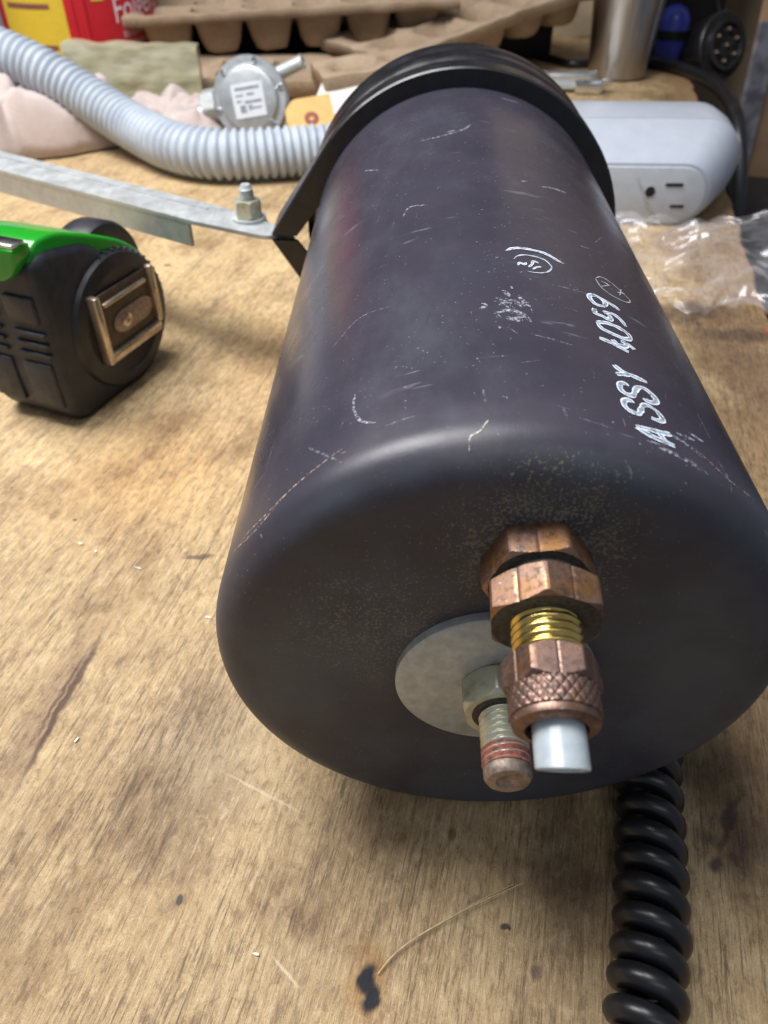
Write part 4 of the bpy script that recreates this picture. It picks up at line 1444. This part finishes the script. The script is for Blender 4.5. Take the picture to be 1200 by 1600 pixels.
# ================================================================== things past the right edge of the bench
m_brown = simple('brown_board', (.26, .165, .095), .8, nscale=30, var=.15, bump=.05)
m_tan = simple('tan_board', (.42, .33, .22), .85, nscale=30, var=.12, bump=.05)
m_dullmetal = Mat('blotched_grey_metal', rough=.5, metal=.5)
m_dullmetal.set(color=m_dullmetal.ramp(m_dullmetal.noise(55, 4, .6), [(.35, (.13, .12, .14)), (.6, (.30, .29, .33))]))
cb = thing('cabinet_board', 'brown upright board with a blotchy grey metal edge strip right of the bench', 'board', (.4060, .850, -.78), (0, R_(-4), R_(12)))
mesh_obj('board', *bevel_box(.30, .022, 1.10, .001, 1, (.165, 0, .72)), m_brown, cb, smooth=False)
mesh_obj('edge_strip', *bevel_box(.024, .004, .96, .001, 1, (.012, -.0135, .36)), m_dullmetal.m, cb, smooth=False)
o = mesh_obj('tan_panel', *bevel_box(.40, .02, 1.3, .001, 1, (0, 0, .65)), m_tan, None, smooth=False, loc=(.40, 1.12, -.78), rot=(0, 0, R_(-10)))
tag(o, 'tan panel standing behind the round black connector', 'panel')
o = mesh_obj('black_bin', *bevel_box(.34, .20, .70, .006, 2, (0, 0, .35)), m_dark, None, loc=(.505, .70, -.78), rot=(0, 0, R_(-13)))
tag(o, 'black bin standing in shadow beside the right bench edge', 'bin')

# round connector plate
cn = bpy.data.objects.new('round_connector', None)
COL.objects.link(cn)
cn.empty_display_size = .01
tag(cn, 'round black multi-hole connector with bright pins beyond the tumbler', 'connector')
cn.matrix_world = Matrix.Translation((.372, .95, .018)) @ Matrix.Rotation(R_(24), 4, 'Z') @ Matrix.Rotation(R_(-16), 4, 'X')
m_conn = simple('dark_connector_metal', (.10, .098, .10), .34, .7, nscale=150, var=.3, bump=.08)
mesh_obj('shell', *lathe([(0, .004), (.020, .004), (.0205, .007), (.0235, .0075), (.0240, .004), (.0245, .001), (.0320, .001), (.0330, 0), (.0330, -.008), (.030, -.010), (.028, -.05), (0, -.05)], 72, 'y', (0, 0, 0), -1), m_conn, cn, angle=35)
for k in range(7):
    a = 2 * PI * k / 6 + .4
    r = 0 if k == 6 else .0150
    mesh_obj('contact_pin', *lathe([(.0021, .004), (.0021, .0068), (.0012, .0078), (0, .0078)], 16, 'y', (r * math.cos(a), 0, r * math.sin(a)), -1), m_studtip, cn)
    if k < 6:
        b = a + PI / 6
        mesh_obj('contact_hole', *lathe([(0, .0042), (.0026, .0042), (.0026, .0049), (0, .0049)], 18, 'y', (.0125 * math.cos(b), 0, .0125 * math.sin(b)), -1), m_slot, cn)
m_blu = simple('bright_blue_plastic', (.07, .09, .50), .3, nscale=60, var=.2, bump=0)
mesh_obj('hanging_wire', *sweep(catmull([(-.004, .004, .030), (-.006, .010, .06), (-.002, .02, .14), (0, .03, .42)], 8), .0016, 8), m_conn, cn)
bl = thing('blue_bottle', 'small bright blue plastic bottle with a black band beside the round connector', 'bottle', (.3185, .968, 0))
mesh_obj('bottle_body', *lathe([(0, .0004), (.011, .0004), (.013, .003), (.0165, .020), (.0175, .032), (.0165, .042), (.012, .050), (.005, .054), (0, .0545)], 40, 'z'), m_blu, bl, angle=50)
mesh_obj('bottle_band', *lathe([(.0168, .0225), (.0182, .0230), (.0186, .0310), (.0176, .0316)], 40, 'z'), m_dark, bl)

# ================================================================== litter on the bench
m_straw = simple('dry_straw', (.55, .43, .24), .6, nscale=900, var=.3, bump=.1)
sp = catmull([(-.0012, .0515, .0006), (.0020, .0549, .0008), (.0066, .0580, .0010), (.0136, .0616, .0012), (.0215, .0653, .0014), (.0305, .0690, .0012)], 10)
o = mesh_obj('straw_fibre', *sweep(sp, lambda i: .00019 - .00016 * abs(i / len(sp) - .35), 8), m_straw, None)
tag(o, 'thin curved straw fibre lying on the wood by the scorch mark', 'fibre')
sp2 = catmull([(.0070, .0586, .0004), (.0140, .0622, .0005), (.022, .0662, .0006), (.0285, .0690, .0005)], 8)
o = mesh_obj('straw_fibre', *sweep(sp2, .00009, 6), m_straw, None)
tag(o, 'hair-thin straw strand lying alongside the thicker fibre', 'fibre')
m_fleck = simple('white_paint_chip', (.74, .72, .66), .6, nscale=900, var=.1, bump=.1)
FL = [(-.1007, .1781, .0016, .0008, 'larger white paint chip on the wood left of the canister'),
      (-.0944, .1744, .0009, .0008, 'small square white chip next to the larger paint chip'),
      (-.0788, .1668, .0026, .0006, 'narrow white sliver between the paint chips and the canister'),
      (-.0525, .1462, .0022, .0005, 'white sliver touching the left side of the canister'),
      (-.0790, .1050, .0005, .0013, 'tiny upright white chip near the long dark stain'),
      (-.0265, .0552, .0013, .0006, 'pale chip left of the scorch mark')]
for x, y, w, d, lab in FL:
    n = 6
    rim = [(rng.uniform(.35, 1.1), 2 * PI * k / n + rng.uniform(-.35, .35)) for k in range(n)]
    V = [(w * .8 * r * math.cos(a), d * .7 * r * math.sin(a), z + (.00025 * r * math.cos(a) if z > .0002 else 0)) for z in (.00005, .00035) for r, a in rim]
    F = [tuple(range(n)), tuple(range(n, 2 * n))] + [(k, (k + 1) % n, n + (k + 1) % n, n + k) for k in range(n)]
    o = mesh_obj('paint_chip', V, F, m_fleck, None, smooth=False, loc=(x, y, 0), rot=(0, 0, R_(-25)))
    tag(o, lab, 'paint chip', 'pale chips scattered on the bench')
